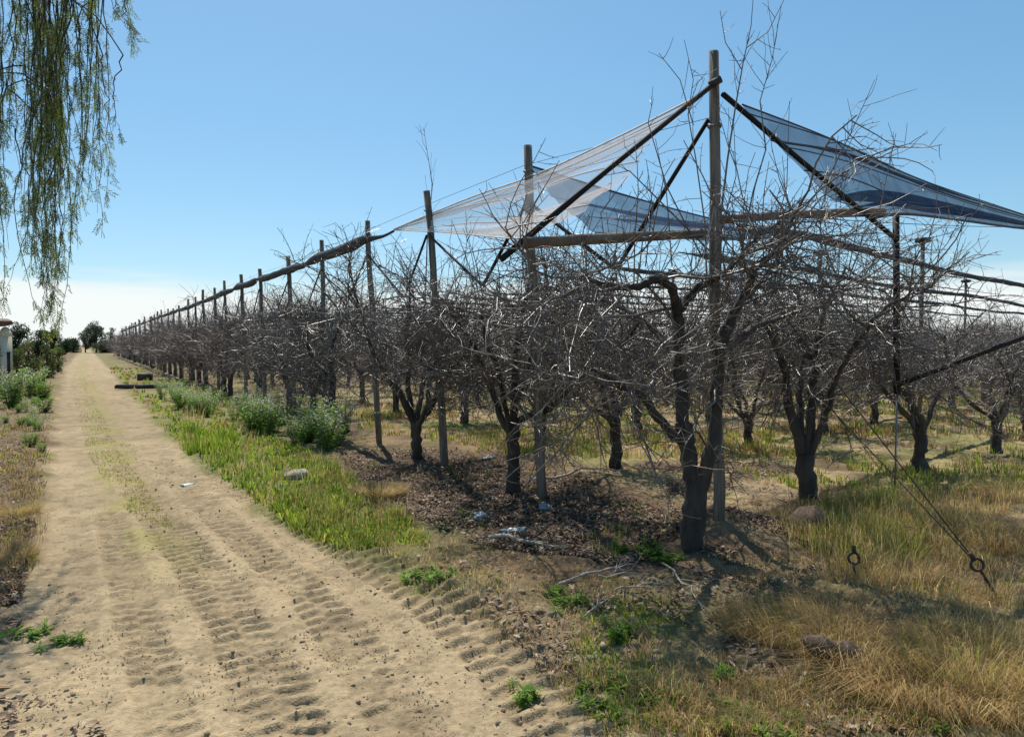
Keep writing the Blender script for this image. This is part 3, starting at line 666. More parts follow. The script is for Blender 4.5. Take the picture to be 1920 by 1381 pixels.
GR = [(.22, .32, .03), (.30, .38, .04), (.15, .25, .03), (.37, .36, .06), (.20, .21, .06)]
DRY = [(.53, .385, .17), (.45, .31, .135), (.58, .45, .22), (.35, .235, .105)]
MIXC = GR + DRY[:2]
rg = np.random.RandomState(11); gb = MB()
def field(poly, n, hmin, hmax, pal_, thr=None, sc=1., w=.006, lean=.5, off=0., noroad=True):
    x, y = scatter(poly, n // 9, rg, thr, sc, off); m = 9; r_ = np.maximum(.03, .045 * hmax / .2) * np.sqrt(-2 * np.log(rg.rand(len(x) * m) + 1e-6)); a = rg.uniform(0, 6.283, len(x) * m)
    hs_ = np.repeat(rg.uniform(.55, 1.35, len(x)), m); ct = np.repeat(pal(rg, len(x), *pal_), m, 0); x = np.repeat(x, m) + r_ * np.cos(a); y = np.repeat(y, m) + r_ * np.sin(a)
    if noroad: k = road_sd(x, y) < .06; x, y, a, hs_, ct = x[k], y[k], a[k], hs_[k], ct[k]
    Z = x * FH[0] + y * FH[1]; hh = rg.uniform(hmin, hmax, len(x)) * hs_ * (.45 + 1.0 * fbm(x, y, 1.7, 2))
    blades(gb, x, y, hgt(x, y) - .01, hh, w * np.maximum(1, Z / 6) * rg.uniform(.7, 1.3, len(x)), ct * rg.uniform(.75, 1.25, (len(x), 1)), rg, lean, dirs=a + rg.normal(0, .7, len(x)))
verge = [(245, 735), (350, 845), (520, 965), (600, 1010), (740, 1050), (800, 1020), (760, 965), (640, 880), (560, 840), (440, 780), (330, 740)]
FG = [(700, 1030), (800, 1100), (1000, 1240), (1160, 1381), (1500, 1381), (1300, 1150), (1050, 1050), (850, 1020)]
field(verge, 16000, .03, .14, GR[:4], .38, 1.9, .010, 1.0)
field([(345, 800), (345, 850), (440, 870), (440, 820)], 1500, .08, .24, GR[:3], None, 1, .009)
field([(520, 930), (540, 980), (660, 1040), (730, 1050), (730, 1000), (650, 925)], 5000, .04, .16, GR, .42, 2.6, .010, .9)
field([(270, 740), (420, 880), (600, 1020), (900, 1180), (1050, 1150), (700, 980), (480, 850)], 2600, .02, .07, GR, .55, 2.4, .008, 1.1, 2)
field(verge, 2600, .2, .36, DRY + [GR[4]], .5, 2.2, .0035, .5, 9)
field(verge, 6000, .04, .14, DRY + [GR[3], GR[4]], .45, 1.1, .006, .8, 7)
field([(200, 690), (250, 735), (340, 740), (460, 780), (420, 735), (260, 690)], 5000, .06, .2, MIXC, .44, .5, .007)
field([(600, 850), (760, 960), (900, 1020), (1200, 1050), (1300, 1000), (1100, 900), (900, 850), (700, 820)], 3500, .03, .12, GR + DRY, .55, 1.3)
field(FG, 5500, .02, .07, GR, .55, 1.8, .008, .9)
field(FG, 9500, .03, .10, DRY, .42, 1.9, .003, 1.3, 5)
field([(560, 740), (560, 790), (800, 830), (1100, 860), (1500, 870), (1920, 880), (1920, 740), (1200, 720)], 24000, .05, .18, MIXC + DRY, .45, .45, .007)
field([(700, 800), (900, 850), (1300, 900), (1920, 960), (1920, 850), (1200, 830)], 10000, .04, .15, GR + DRY[:1], .54, .6, .008, off=3)
field([(1420, 960), (1500, 1060), (1700, 1180), (1920, 1250), (1920, 900), (1650, 930)], 9000, .07, .24, GR[3:] + DRY + DRY, .45, 1.3, .004, .9)
field([(1520, 970), (1500, 1050), (1640, 1090), (1720, 1060), (1700, 980), (1620, 950)], 3200, .12, .30, [GR[3], DRY[0], DRY[2], GR[1]], .40, 2.0, .005, .6)
field([(1300, 1060), (1500, 1180), (1920, 1300), (1920, 960), (1600, 1000)], 9000, .03, .11, DRY + [(.24, .17, .1)], .33, 1.7, .0035, 1.6, 4)
field([(1160, 1300), (1300, 1381), (1920, 1381), (1920, 1240), (1500, 1250)], 11000, .03, .12, DRY + DRY + GR[:1], .38, 1.9, .004, 1.4)
field([(0, 700), (0, 1100), (60, 1060), (95, 800), (118, 690)], 4200, .03, .13, DRY[1:2] + [(.26, .18, .09), GR[3], (.2, .14, .08)], .5, 1.2, .006, .9)
field([(-100, 900), (-60, 1150), (30, 1120), (80, 1000), (60, 880)], 2500, .03, .12, [DRY[1], (.30, .18, .08), (.24, .14, .06)], .36, 1.6, .004, 1.2)
x, y = scatter([(125, 690), (150, 690), (230, 850), (330, 985), (240, 960), (165, 850)], 7000, rg, .42, 1.4)
blades(gb, x, y, hgt(x, y) - .008, rg.uniform(.015, .05, len(x)), np.full(len(x), .005) * np.maximum(1, (x * FH[0] + y * FH[1]) / 7), pal(rg, len(x), (.26, .28, .06), (.34, .31, .1)), rg, .9)
tag(gb.build('grass', M['grass']), 'green and straw grass over verge, track middle and orchard floor', 'grass', kind='stuff')
print('grass tris', sum(len(a) for a in gb.q) * 2 + sum(len(a) for a in gb.t))

# fallen leaves
lb = MB()
def leaves_flat(mb, x, y, z, sz, cols, rg):
    n = len(x); a = rg.uniform(0, 6.283, n); u = np.stack([np.cos(a), np.sin(a), rg.normal(0, .35, n)], -1); v_ = np.stack([-np.sin(a), np.cos(a), rg.normal(0, .35, n)], -1)
    b = np.stack([x, y, z + sz * .25], -1); s_ = sz[:, None]
    V = np.stack([b - u * s_ * .5, b + v_ * s_ * .19 + [0, 0, .006], b + u * s_ * .5, b - v_ * s_ * .19 + [0, 0, .004]], 1).reshape(-1, 3); o = np.arange(n)[:, None] * 4
    mb.add(V, None, np.concatenate([o + [0, 1, 2], o + [0, 2, 3]]), np.repeat(cols, 4, 0))
LIT = [(.21, .13, .08), (.13, .085, .055), (.29, .19, .12), (.095, .062, .045), (.40, .31, .22)]
for poly, n, thr in (([(620, 850), (760, 960), (900, 1030), (1150, 1060), (1300, 1050), (1250, 960), (1050, 890), (850, 840)], 22000, .30), ([(1250, 880), (1250, 1040), (1500, 1100), (1700, 960), (1500, 880)], 8000, .40),
                     ([(800, 1060), (1000, 1240), (1200, 1381), (1700, 1381), (1500, 1130), (1200, 1040)], 2600, .5), ([(-60, 850), (-80, 1150), (40, 1120), (85, 900)], 3500, .4), ([(-40, 700), (-60, 900), (80, 900), (105, 700)], 2500, .38), ([(0, 1150), (0, 1381), (200, 1381), (120, 1200)], 500, .5)):
    x, y = scatter(poly, n, rg, thr, 1.6, 3.); leaves_flat(lb, x, y, hgt(x, y), rg.uniform(.022, .065, len(x)), pal(rg, len(x), *LIT), rg)
x, y = scatter([(90, 850), (0, 1200), (0, 1381), (1150, 1381), (700, 1070), (450, 930), (300, 850)], 2200, rg, .47, 2.2, 8.)
leaves_flat(lb, x, y, hgt(x, y) - .002, rg.uniform(.006, .022, len(x)), pal(rg, len(x), (.33, .26, .16), (.24, .18, .115), (.45, .37, .24), (.18, .13, .085)), rg)
tag(lb.build('leaf_litter', M['litter']), 'brown fallen leaves under the track side trees', 'leaves', kind='stuff')
# clods and pebbles
def lump(rg, r, sq=(1, 1, .7), n1=7, n2=9, rough=.22):
    V, Q, T = [], [], []
    V.append([0, 0, 1])
    for i in range(1, n1):
        a = math.pi * i / n1
        for j in range(n2): b = 6.283 * j / n2; V.append([math.sin(a) * math.cos(b), math.sin(a) * math.sin(b), math.cos(a)])
    V.append([0, 0, -1]); V = np.array(V) * (1 + rough * rg.uniform(-1, 1, (len(V), 1))) * np.array(sq) * r
    for i in range(n1 - 2):
        for j in range(n2): Q.append([1 + i * n2 + j, 1 + (i + 1) * n2 + j, 1 + (i + 1) * n2 + (j + 1) % n2, 1 + i * n2 + (j + 1) % n2])
    for j in range(n2): T.append([0, 1 + j, 1 + (j + 1) % n2]); e = len(V) - 1; T.append([e, e - n2 + (j + 1) % n2, e - n2 + j])
    return V, Q, T
cb = MB()
for poly, n, rmax in (([(780, 1060), (900, 1170), (1100, 1330), (1250, 1381), (1400, 1300), (1150, 1090), (900, 1040)], 300, .024), ([(100, 900), (100, 1381), (1100, 1381), (700, 1080), (500, 960)], 90, .008), ([(-40, 900), (-40, 1381), (160, 1381), (80, 1000)], 110, .012), ([(1200, 1150), (1200, 1381), (1800, 1381), (1500, 1180)], 90, .018)):
    x, y = scatter(poly, n, rg); z = hgt(x, y)
    for k in range(len(x)):
        V, Q, T = lump(rg, rg.uniform(.25, 1) ** 2 * rmax + .004, (1, rg.uniform(.7, 1.1), .7), 4, 6, .3); s_ = rg.uniform(.7, 1.15)
        cb.add(V + [x[k], y[k], z[k]], Q, T, np.array([.33, .26, .175]) * s_)
for bi, (path, w, dep, pit) in enumerate(BANDS[:3]):            # crumbs thrown up by the tyre lugs
    seg = rg.randint(0, min(7, len(path) - 1), (620, 420, 360)[bi]); t = rg.rand(len(seg)); lat_ = rg.normal(0, 1, len(seg)); lat_ = np.sign(lat_) * (w * .75 + .09 * np.abs(lat_) * rg.choice([1, -1], len(seg)))
    d = path[seg + 1] - path[seg]; n_ = np.stack([d[:, 1], -d[:, 0]], -1) / np.linalg.norm(d, axis=1)[:, None]; P_ = path[seg] + d * t[:, None] + n_ * lat_[:, None]; z = hgt(P_[:, 0], P_[:, 1])
    for k in range(len(seg)):
        V, Q, T = lump(rg, .003 + .012 * rg.rand() ** 3, (1, rg.uniform(.7, 1.1), .75), 4, 5, .35); cb.add(V + [P_[k, 0], P_[k, 1], z[k] + .001], Q, T, np.array([.31, .235, .145]) * rg.uniform(.75, 1.05))
tag(cb.build('clods', M['ground'], None, True), 'small soil clods and pebbles scattered over track and verge', 'clods', kind='stuff')

# dry grass tussocks
tp = []
for k in range(4):
    mb = MB(); n = 1900; r_ = np.sqrt(rg.rand(n)) * .27; a = rg.uniform(0, 6.283, n); x, y = r_ * np.cos(a), r_ * np.sin(a)
    d = a + rg.normal(0, .5, n)
    blades(mb, x, y, np.full(n, -.03), rg.uniform(.07, .26, n), rg.uniform(.0015, .004, n), pal(rg, n, *(DRY + ([GR[3]] if k == 1 else []))), rg, 1.7, dirs=d); tp.append(mb.mesh('blades', M['grass']))
TUS = [(1440, 1170, 1.0, 'leftmost dry straw tussock of the clump before the rusty anchor ring'), (1520, 1155, 1.05, 'dry straw tussock right behind the brown wood chunk'), (1610, 1190, 1.0, 'straw tussock just right of the brown wood chunk'),
       (1690, 1250, 1.05, 'broad straw tussock in front of the right end of the clump'), (1760, 1290, 1.1, 'lowest straw tussock near the bottom right corner'), (1830, 1240, 1.1, 'straw tussock below the eyed anchor rod'),
       (1900, 1290, 1.1, 'straw tussock at the right edge of the photo'), (1570, 1150, .8, 'small straw tussock at the back of the clump'), (1870, 1010, 1.2, 'straw tussock behind the eyed anchor rod'), (1790, 985, 1.1, 'straw tussock under the guy wires'),
       (1690, 1080, .9, 'brownish tussock between the two anchors'), (1760, 1120, .8, 'low brownish tussock left of the eyed anchor rod foot'), (1900, 930, 1.2, 'rear straw tussock at the right edge of the photo'), (30, 960, .7, 'small brown tussock on the left verge, upper of two'), (10, 1040, .7, 'small brown tussock on the left verge, lower of two'), (715, 925, .8, 'pale dry tussock among leaf litter beside the green verge')]
for k, (px, py, s, lab) in enumerate(TUS):
    p = on(px, py); o = link('grass_tussock', tp[k % 4], None, p); o.rotation_euler.z = k * 1.3; o.scale = (s * 1.05, s * (.9 + .1 * (k % 4)), s * (.75 + .15 * (k % 3))); tag(o, lab, 'grass', 'dry grass tussocks')

# leafy weeds
def weed(rg, hgt_, nst, flower, broad):
    st, lf, fl = MB(), MB(), MB()
    for s in range(nst):
        a = rg.uniform(0, 6.28); b = np.array([math.cos(a), math.sin(a), 0]) * rg.uniform(0, .10); P = walk(rg, b - [0, 0, .02], [math.cos(a) * .3, math.sin(a) * .3, 1], 5, hgt_ * rg.uniform(.14, .22), .1, .05)
        st.tube(P, np.linspace(.005, .002, 6), 4, False, ); n = 26
        for _ in range(n):
            p, d = at(P, rg.uniform(.02, .95)); az = rg.uniform(0, 6.28); u = np.array([math.cos(az), math.sin(az), rg.uniform(-.1, .7)]); L = rg.uniform(.05, .13) * broad; sd = np.array([-math.sin(az), math.cos(az), 0]) * L * .13
            c_ = np.array(random_choice(rg, [(.12, .26, .03), (.17, .32, .035), (.23, .36, .04), (.14, .24, .05)])) * rg.uniform(.8, 1.2)
            lf.add([p, p + u * L * .5 + sd, p + u * L - [0, 0, L * .2], p + u * L * .5 - sd], None, [[0, 1, 2], [0, 2, 3]], c_)
        if flower:
            for _ in range(24):
                p, d = at(P, rg.uniform(.62, .999)); p = p + rg.normal(0, .035, 3); w = rg.uniform(.006, .016); n_ = rg.normal(0, 1, (2, 3)); a_ = nrm(n_[0]) * w; b_ = nrm(np.cross(n_[0], n_[1])) * w
                fl.add([p - a_, p - b_, p + a_, p + b_], None, [[0, 1, 2], [0, 2, 3]], np.array([.72, .69, .55]) * rg.uniform(.7, 1.1))
    return st.mesh('stems', M['grassy']), lf.mesh('leaves', M['leaf']), fl.mesh('flower_heads', M['leaf']) if flower else None
def random_choice(rg, L): return L[rg.randint(len(L))]
M['grassy'] = mat('green_stem', (.14, .19, .06), .7, .2, 8)
wp = [weed(rg, .85, 15, True, 1), weed(rg, .7, 14, True, 1), weed(rg, .5, 16, False, 1.1)]; wlow = [weed(rg, .07, 8, False, .5), weed(rg, .05, 7, False, .55)]
def place_weed(pr, px, py, s, lab, grp, k, name='leafy_weed'):
    p = on(px, py); o = thing(name, lab, 'weed', p, grp, k * 2.1); o.scale = (s,) * 3
    for nm, me in zip(('stems', 'leaves', 'flower_heads'), pr):
        if me: tag(link(nm, me, o), kind='stuff')
for k in range(22):
    px = 470 + rg.uniform(0, 170); py = 790 + (px - 470) * .28 + rg.uniform(-14, 22); place_weed(wp[k % 3], px, py, rg.uniform(.75, 1.15), 'green leafy weed in the tall pale flowered thicket beside the track', 'tall flowering weed thicket', k)
for k in range(16):
    px = 300 + rg.uniform(0, 170); py = 748 + (px - 300) * .22 + rg.uniform(-6, 14); place_weed(wp[k % 3], px, py, rg.uniform(.6, 1.0), 'dull green weed along the track side trees beyond the flowered thicket', 'weeds beyond the thicket', k)
for k in range(26):
    px = rg.uniform(-40, 85) ; py = rg.uniform(686, 775); place_weed(wp[2 if k % 3 else 1], px, py, rg.uniform(.8, 1.6), 'leafy weed on the left verge below the cream building', 'left verge weeds', k)
for k in range(20):
    px = rg.uniform(-30, 78) ; py = rg.uniform(715, 850); place_weed(wp[2 if k % 4 else 0], px, py, rg.uniform(.3, .65), 'small leafy weed on the bare left verge nearer than the leafy thicket', 'small left verge weeds', k)
LOWL = ['low weed below the pale pruned sticks', 'low weed at the lug marked track edge, upper of four', 'rightmost low weed of the four at the near track edge', 'lowest weed of the four at the near track edge', 'leftmost low weed of the four at the near track edge',
        'low weed at the lower tip of the green verge', 'low weed left of the pale pruned sticks', 'low weed right beside the corner tree foot', 'low weed furthest left of the corner tree foot', 'low weed touching the corner tree foot',
        'dusty low weed on the left edge of the sandy track', 'tiny weed on the left verge beside the dusty low weed', 'low weed left of the brown wood chunk', 'low weed at the bottom below the brown wood chunk', 'low weed at the bottom under the lowest straw tussock',
        'low weed at the very bottom centre right', 'low weed between clods on the verge', 'low weed just right of the green verge tip', 'single low weed growing inside the lug marks of the track']
for k, (px, py) in enumerate([(1150, 1180), (1140, 1280), (1230, 1310), (1150, 1330), (1110, 1300), (790, 1075), (1030, 1110), (1210, 1030), (1175, 1030), (1245, 1040), (110, 1210), (40, 1195), (1340, 1260), (1370, 1350), (1760, 1360), (1420, 1370), (1060, 1140), (830, 1090), (975, 1310)]):
    place_weed(wlow[k % 2], px, py, rg.uniform(.8, 1.25), LOWL[k], 'low weed rosettes', k, 'low_weed')

# ------------------------------------------------------------------ stones, wood and litter
def lumpobj(name, px, py, r, sq, m, lab, cat, rz=0, n=(12, 16), rough=.09, sink=.55):
    V, Q, T = lump(rg, r, sq, *n, rough); mb = MB(); mb.add(V, Q, T); p = on(px, py); o = mb.build(name, M[m], None, True, p + [0, 0, r * sq[2] * (1 - sink)]); o.rotation_euler.z = rz; return tag(o, lab, cat)
lumpobj('rock', 1520, 1000, .19, (1.1, .9, .9), 'rock', 'rounded dark brown rock at the foot of the second tree', 'rock', .3)
lumpobj('stone', 558, 892, .15, (1.3, .9, .5), 'stone', 'pale flat stone lying in the green verge grass', 'stone', .6)
p = on(1572, 1252); mb = MB(); k = np.linspace(-1, 1, 12)
mb.tube(np.stack([k * .19, .02 * np.sin(k * 3), .03 - .02 * k], -1), .012 + .048 * np.sqrt(np.clip(1 - k ** 2, 0, 1)) * (1 + .2 * np.sin(k * 9)), 9, jit=.12, rng=rng)
o = mb.build('wood_chunk', M['rock'], None, True, p + [0, 0, .05]); o.rotation_euler = (0, .18, R(-48)); tag(o, 'tapered brown wood chunk in front of the straw tussocks', 'wood')
def crumple(name, px, py, r, sq, m, lab, rz=0):
    V, Q, T = lump(rg, r, sq, 9, 15, .34); mb = MB(); mb.add(V, Q, T); p = on(px, py); o = mb.build(name, M[m], None, False, p + [0, 0, r * sq[2] * .6]); o.rotation_euler.z = rz; return tag(o, lab, 'litter')
crumple('plastic_bag', 968, 998, .085, (1.6, .6, .34), 'plastic', 'crumpled white plastic bag on the leaf litter', -.5)
crumple('plastic_scrap', 350, 911, .06, (1.3, .9, .25), 'plastic_blue', 'small pale blue plastic scrap lying on the track', .2)
crumple('plastic_scrap', 900, 972, .09, (1.1, .7, .4), 'plastic_grey', 'bluish grey plastic scrap left of the white bag', 1)
crumple('plastic_scrap', 1022, 957, .07, (1, .6, .6), 'plastic_grey', 'bluish grey plastic scrap at the foot of the second post', 2)
crumple('plastic_bag', 915, 862, .10, (1.6, .7, .3), 'plastic', 'pale bag on the orchard floor between second and third posts', .4)
crumple('paper_scrap', 418, 840, .05, (1.2, .9, .4), 'plastic', 'tiny white scrap in the verge grass near the flowered thicket', .4)
for (px, py, L, s, lab) in [(255, 728, 1.5, .12, 'low black slatted box beside the far track'), (272, 713, .6, .3, 'small dark crate with pale lid beyond the low black box'), (345, 727, 2.2, .1, 'long black beam lying under the track side trees')]:
    p = on(px, py); o = thing('crate' if L < 2 else 'fallen_beam', lab, 'box' if L < 2 else 'beam', p, None, -YAW); mb = MB(); mb.box((0, 0, s / 2), (L, .3, s)); mb.build('body', M['black'], o)
    mb = MB(); mb.box((0, 0, s + .015), (L * .96, .24, .03)); mb.build('lid', M['wood_pale'] if L < 1 else M['black'], o)
SW = [((1045, 1100), (1190, 1062), .012, 'long pale pruned stick left of the corner tree foot'), ((1120, 1085), (1215, 1080), .008, 'short pale pruned stick beside the long one'), ((1150, 1112), (1260, 1098), .007, 'thin pale stick nearest the corner tree shadow'),
      ((920, 1012), (1060, 1035), .018, 'dark pruned branch lying below the white bag'), ((1240, 1060), (1330, 1150), .008, 'thin curved stick right of the corner tree foot'), ((1090, 1165), (1150, 1120), .008, 'short dry stick on the foreground verge'), ((990, 905), (1180, 885), .02, 'pruned branch lying between second post and inner tree')]
for (a, b, r, lab) in SW:
    A, B = on(*a), on(*b); k = np.linspace(0, 1, 9); P = A[None] * (1 - k)[:, None] + B[None] * k[:, None] + rng.normal(0, .012, (9, 3)); P[:, 2] = hgt(P[:, 0], P[:, 1]) + r + .012 + .02 * np.sin(k * 3.1)
    mb = MB(); mb.tube(P - A, np.linspace(r, r * .4, 9), 6, jit=.1, rng=rng)
    for s in range(5):
        q, d = at(P - A, rng.uniform(.2, .95)); mb.tube(walk(rng, q, d + rng.normal(0, .5, 3) * [1, 1, .3], 3, .06, .15), np.linspace(r * .4, .002, 4), 4)
    tag(mb.build('pruned_stick', M['wood_pale'], None, True, A), lab, 'stick', 'pruned sticks on the ground')

# ------------------------------------------------------------------ weeping pepper tree at the upper left
pt = np.array([-4.4, 8.4]); zt = gz(*pt); o = thing('pepper_tree', 'weeping green tree hanging its strands over the track at upper left', 'tree', (*pt, zt)); O = np.array([*pt, zt])
tb, sb, fb = MB(), MB(), MB(); rg = np.random.RandomState(21)
tb.tube(smooth_path([[0, 0, -.2], [.05, 0, .8], [.2, .05, 1.7], [.25, .1, 2.4]], 10), np.linspace(.34, .24, 10), 12, jit=.1, rng=rg)
def leaflets(fb, p, d, L, npair, rg, colr):
    d = nrm(d); s = nrm(np.cross(d, rg.normal(0, 1, 3))); n_ = np.cross(d, s)
    t = (np.arange(npair) + .6) / npair; n2 = npair * 2; sg = np.tile([1, -1], npair); tt = np.repeat(t, 2); l = L * .30 * rg.uniform(.7, 1.15, n2)
    b = p + d * (tt * L)[:, None]; u = d * .75 + s * sg[:, None] * .65 + n_ * rg.normal(0, .25, n2)[:, None]; w = n_ * .0045 + s * .001
    w = np.cross(u, n_ + rg.normal(0, .4, (n2, 3))); w /= np.linalg.norm(w, axis=1)[:, None]; w *= .0042
    V = np.stack([b, b + u * l[:, None] * .45 + w, b + u * l[:, None], b + u * l[:, None] * .45 - w], 1).reshape(-1, 3); q = np.arange(n2)[:, None] * 4
    fb.add(V, None, np.concatenate([q + [0, 1, 2], q + [0, 2, 3]]), colr)
def strand(px0, py0, px1, py1, Z, dens=1.0, skip=.15):
    A, B = W(px0, py0, Z) - O, W(px1, py1, Z + rg.normal(0, .15)) - O; k = np.linspace(0, 1, 14); P = A[None] * (1 - k)[:, None] + B[None] * k[:, None]
    bow = rg.normal(0, .12); P[:, 0] += bow * np.sin(k * 3.14) + rg.normal(0, .012, 14); P[:, 1] += rg.normal(0, .1) * np.sin(k * 3.14)
    P[:, :2] += (A - B)[None, :2] * (.25 * np.sin(k * 3.14))[:, None]
    sb.tube(P, np.linspace(.007, .0018, 14), 3, False); Ln = np.linalg.norm(A - B); n = int(Ln * 15 * dens)
    cb_ = np.array(random_choice(rg, [(.20, .25, .055), (.14, .19, .055), (.25, .27, .06), (.16, .18, .07)]))
    ph = rg.uniform(0, 9)
    for _ in range(n):
        t = rg.uniform(skip, 1)
        if fbm(np.array([t * Ln * 1.3 + ph]), np.array([ph]), 1.0, 2)[0] < .40: continue
        p, d = at(P, min(t, .999)); leaflets(fb, p, d * .9 + rg.normal(0, .45, 3) + [0, 0, -.5], rg.uniform(.09, .17), 8, rg, cb_ * rg.uniform(.8, 1.25))
    return P
tops = []
def grp(n, x0, x1, y0, y1, b0_, b1_, z0, z1, dens=1.0, drift=12):
    for _ in range(n):
        px = rg.uniform(x0, x1); tops.append(strand(px + rg.normal(0, 14), rg.uniform(y0, y1), px + rg.normal(0, drift), b0_ + (b1_ - b0_) * rg.rand() ** .8, rg.uniform(z0, z1), dens)[0])
grp(27, 45, 112, -260, 0, 250, 520, 6.4, 7.6, 1.1); grp(9, 70, 108, -100, 200, 480, 610, 6.6, 7.2, .9, 6); grp(5, 84, 108, 150, 300, 590, 650, 6.7, 7, .6, 4)
grp(20, 125, 198, -200, 30, 180, 470, 6.5, 7.6, .75); grp(14, -40, 25, -250, -20, 180, 480, 6.3, 7.4, .9); grp(4, -10, 25, 100, 300, 520, 650, 6.4, 7, .4, 6)
grp(3, 235, 270, -160, -60, 55, 85, 6.8, 7.4, 1.0, 5); grp(8, 0, 200, -250, -60, 0, 150, 6.4, 7.6, .8); grp(2, 190, 232, 60, 140, 225, 260, 6.8, 7, .8, 6)
grp(50, -760, -60, -330, -60, 150, 500, 5.6, 7.4, .8)
tops = np.array(tops); crown_c = np.array([.25, .1, 2.4])
for a in range(9):                                  # arching limbs that carry the strands
    tgt = tops[rg.randint(len(tops) - 50)] if a < 6 else tops[-1 - rg.randint(50)]
    P = smooth_path([crown_c, crown_c + (tgt - crown_c) * .35 + [0, 0, 1.3], crown_c + (tgt - crown_c) * .75 + [0, 0, .9], tgt + [0, 0, .05]], 14); tb.tube(P, np.linspace(.10, .012, 14), 8, jit=.08, rng=rg)
    for k in range(7):
        q, d = at(P, rg.uniform(.45, .98)); t2 = tops[np.argsort(np.linalg.norm(tops - q, axis=1))[rg.randint(0, 9)]]
        sb.tube(smooth_path([q, (q + t2) / 2 + [0, 0, .18], t2], 7), np.linspace(.018, .007, 7), 5, False)
for t2 in tops:
    n_ = tops[np.argsort(np.linalg.norm(tops - t2 + [.3, 0, -.3], axis=1))[1]]; sb.tube(smooth_path([t2, (t2 + n_) / 2 + [0, 0, .1], n_], 5), .006, 4, False)
tb.build('trunk', M['bark'], o, True); sb.build('strands', M['bark'], o, True); fb.build('foliage', M['leaf'], o)

# ------------------------------------------------------------------ far trees, shrubs and the cream building
def leafy(rg, H, Wd, ncl, nl, ls, cols, trunk=True, hollow=.35):
    tb, lf = MB(), MB(); cl = []
    for _ in range(ncl):
        a = rg.uniform(0, 6.28); zz = rg.uniform(.16, .93) if trunk else rg.uniform(.04, .85); rr = Wd * .5 * math.sqrt(max(.05, 1 - (2 * abs(zz - .55)) ** 2)) * rg.uniform(.2, .85)
        cl.append((np.array([rr * math.cos(a), rr * math.sin(a), H * zz]), Wd * rg.uniform(.17, .30)))
    tb.tube(smooth_path([[0, 0, -.2], [H * .01, 0, H * .2], [0, H * .02, H * .45], [H * .02, 0, H * .75]], 8), np.linspace(H * .03, H * .008, 8), 7, jit=.1, rng=rg)
    for c_, r in cl: tb.tube(smooth_path([[0, 0, c_[2] * .45], c_ * .55 + [0, 0, c_[2] * .2], c_], 6), np.linspace(H * .012, H * .003, 6), 5)
    ci = rg.randint(0, ncl, nl); d = rg.normal(0, 1, (nl, 3)); d /= np.linalg.norm(d, axis=1)[:, None]; rad = rg.uniform(hollow, 1.05, nl) ** .6
    ctr = np.array([c_[0] for c_ in cl])[ci] + d * (np.array([c_[1] for c_ in cl])[ci] * rad)[:, None] * [1, 1, .85]
    ctr[:, 2] = np.maximum(ctr[:, 2], .05)
    u = rg.normal(0, 1, (nl, 3)); u /= np.linalg.norm(u, axis=1)[:, None]; w = np.cross(u, rg.normal(0, 1, (nl, 3))); w /= np.linalg.norm(w, axis=1)[:, None]; s_ = (ls * rg.uniform(.6, 1.3, nl))[:, None]
    V = np.stack([ctr - u * s_ * .5, ctr + w * s_ * .28, ctr + u * s_ * .5, ctr - w * s_ * .28], 1).reshape(-1, 3); q = np.arange(nl)[:, None] * 4
    cc = pal(rg, ncl, *cols)[ci] * rg.uniform(.8, 1.2, (nl, 1)); lf.add(V, None, np.concatenate([q + [0, 1, 2], q + [0, 2, 3]]), np.repeat(cc, 4, 0))
    return tb.mesh('trunk', M['bark'], True), lf.mesh('crown', M['leaf'])
def far_tree(name, px, Z, top, wpx, lab, cols, cat='tree', ncl=30, nl=4200, grp_=None, base=None):
    p = W(px, 646, Z); H = (646 - top) * Z / F_PX + CAM_H; Wd = wpx * Z / F_PX
    pr = leafy(rg, H, Wd, ncl, nl, max(.05, Wd * .075), cols, cat == 'tree'); o = thing(name, lab, cat, (p[0], p[1], gz(p[0], p[1])), grp_, rg.uniform(0, 6)); link('trunk', pr[0], o); link('crown', pr[1], o)
EU = [(.075, .095, .06), (.06, .08, .055), (.095, .11, .07)]; DG = [(.035, .065, .025), (.05, .085, .03), (.03, .05, .025)]; LG = [(.10, .14, .035), (.13, .15, .04), (.08, .11, .04)]
far_tree('gum_tree', 180, 150, 604, 36, 'tallest grey green gum tree far beyond the end of the track', EU)
far_tree('gum_tree', 160, 156, 614, 22, 'shorter grey gum tree left of the tallest one at the track end', EU)
far_tree('gum_tree', 208, 150, 612, 18, 'slim green gum tree right of the tallest one near the net end', [(.07, .11, .045)])
far_tree('far_bush', 137, 150, 634, 30, 'far bush closing the end of the track', EU, 'bush')
far_tree('far_bush', 118, 120, 633, 28, 'dark far bush left of the track end', DG, 'bush'); far_tree('far_bush', 195, 145, 640, 40, 'low far bush below the gum trees', EU, 'bush')
far_tree('dark_tree', 28, 55, 604, 46, 'dark green tree beside the cream building', DG); far_tree('dark_tree', 72, 60, 610, 36, 'dark green tree with spiky top left of the track', DG); far_tree('dark_tree', 98, 62, 617, 34, 'rounded dark green tree nearest the track', DG)
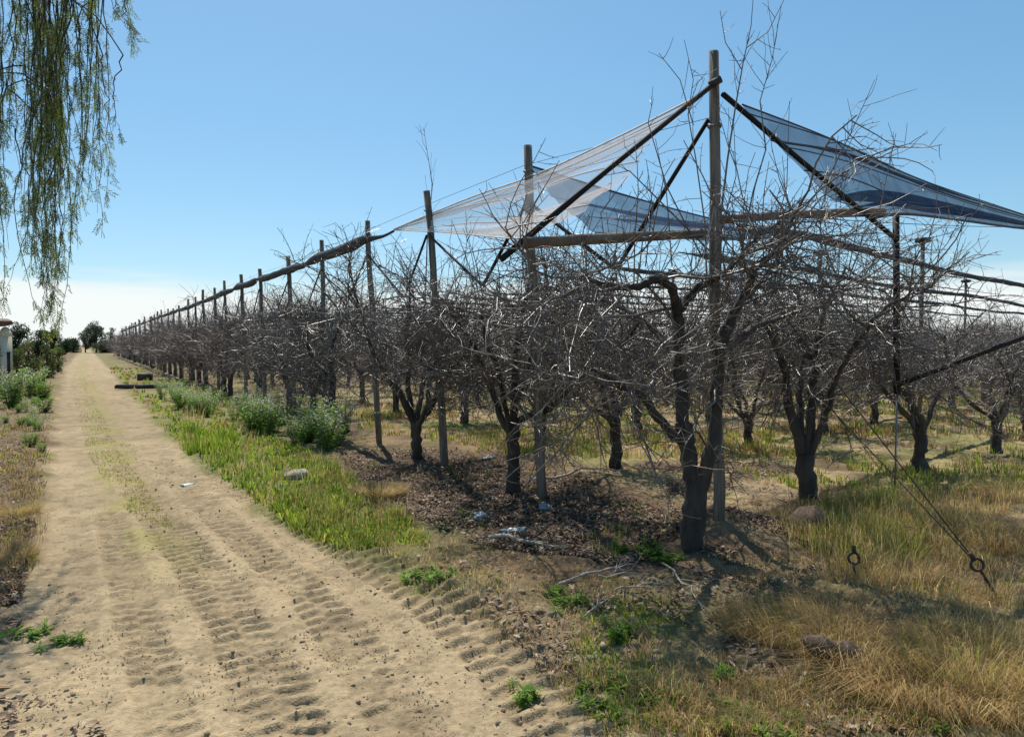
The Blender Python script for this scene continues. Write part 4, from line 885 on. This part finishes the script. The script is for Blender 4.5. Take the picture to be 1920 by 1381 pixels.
for k, (px, Z, top, w, lab) in enumerate([(55, 38, 636, 44, 'light green shrub below the two dark trees'), (88, 36, 641, 36, 'yellow green shrub beside the track below the rounded tree'), (108, 44, 646, 26, 'small olive shrub at the left track edge'), (30, 30, 645, 34, 'green shrub in front of the cream building'), (-10, 26, 640, 60, 'green shrub at the left edge below the cream building'), (62, 27, 672, 30, 'low bright green bush on the left verge')]):
    far_tree('shrub', px, Z, top, w, lab, LG, 'shrub', 24, 3000)
for k in range(26):
    far_tree('horizon_tree', -260 + k * 110 + rg.uniform(-30, 30), rg.uniform(210, 260), 634 - rg.uniform(0, 9), rg.uniform(50, 110), 'distant tree on the horizon behind the orchard', EU, 'tree', 10, 700, 'distant horizon trees') if not 60 < -260 + k * 110 < 230 else None
# cream building at the left edge
b = W(22, 646, 26); ex = np.array([-1.0, -.15, 0]); o = thing('cream_building', 'small cream plastered building with brown eave at the left edge', 'building', (b[0], b[1], gz(b[0], b[1])), None, math.atan2(ex[1], ex[0]) + math.pi)
mb = MB(); mb.box((-2.9, 1.5, 1.0), (4.6, 3.0, 2.1)); mb.build('wall', M['cream'], o)
mb = MB(); mb.box((-.18, -.05, 1.0), (.36, .36, 2.0)); mb.tube([[-.18, -.05, 2.0], [-.18, -.05, 2.32], [-.18, -.05, 2.36]], [.25, .10, .02], 4); mb.build('pillar', M['cream'], o)
mb = MB(); mb.box((-.95, -.03, 2.15), (1.0, .1, .42)); mb.build('white_panel', M['white'], o)
mb = MB(); mb.box((-.38, .25, 2.2), (.09, .09, .5)); mb.build('roof_post', M['roof'], o)
mb = MB(); mb.box((-2.5, 1.4, 2.5), (5.0, 3.7, .14)); mb.add([[-5, -.45, 2.57], [0, -.45, 2.57], [0, 3.25, 2.57], [-5, 3.25, 2.57], [-5, 1.4, 2.7], [0, 1.4, 2.7]], [[0, 1, 5, 4], [2, 3, 4, 5]], [[1, 2, 5], [3, 0, 4]]); mb.build('roof', M['roof'], o)
mb = MB(); mb.box((-.12, -.235, 1.0), (.1, .02, .9)); mb.build('slot_window', M['black'], o)
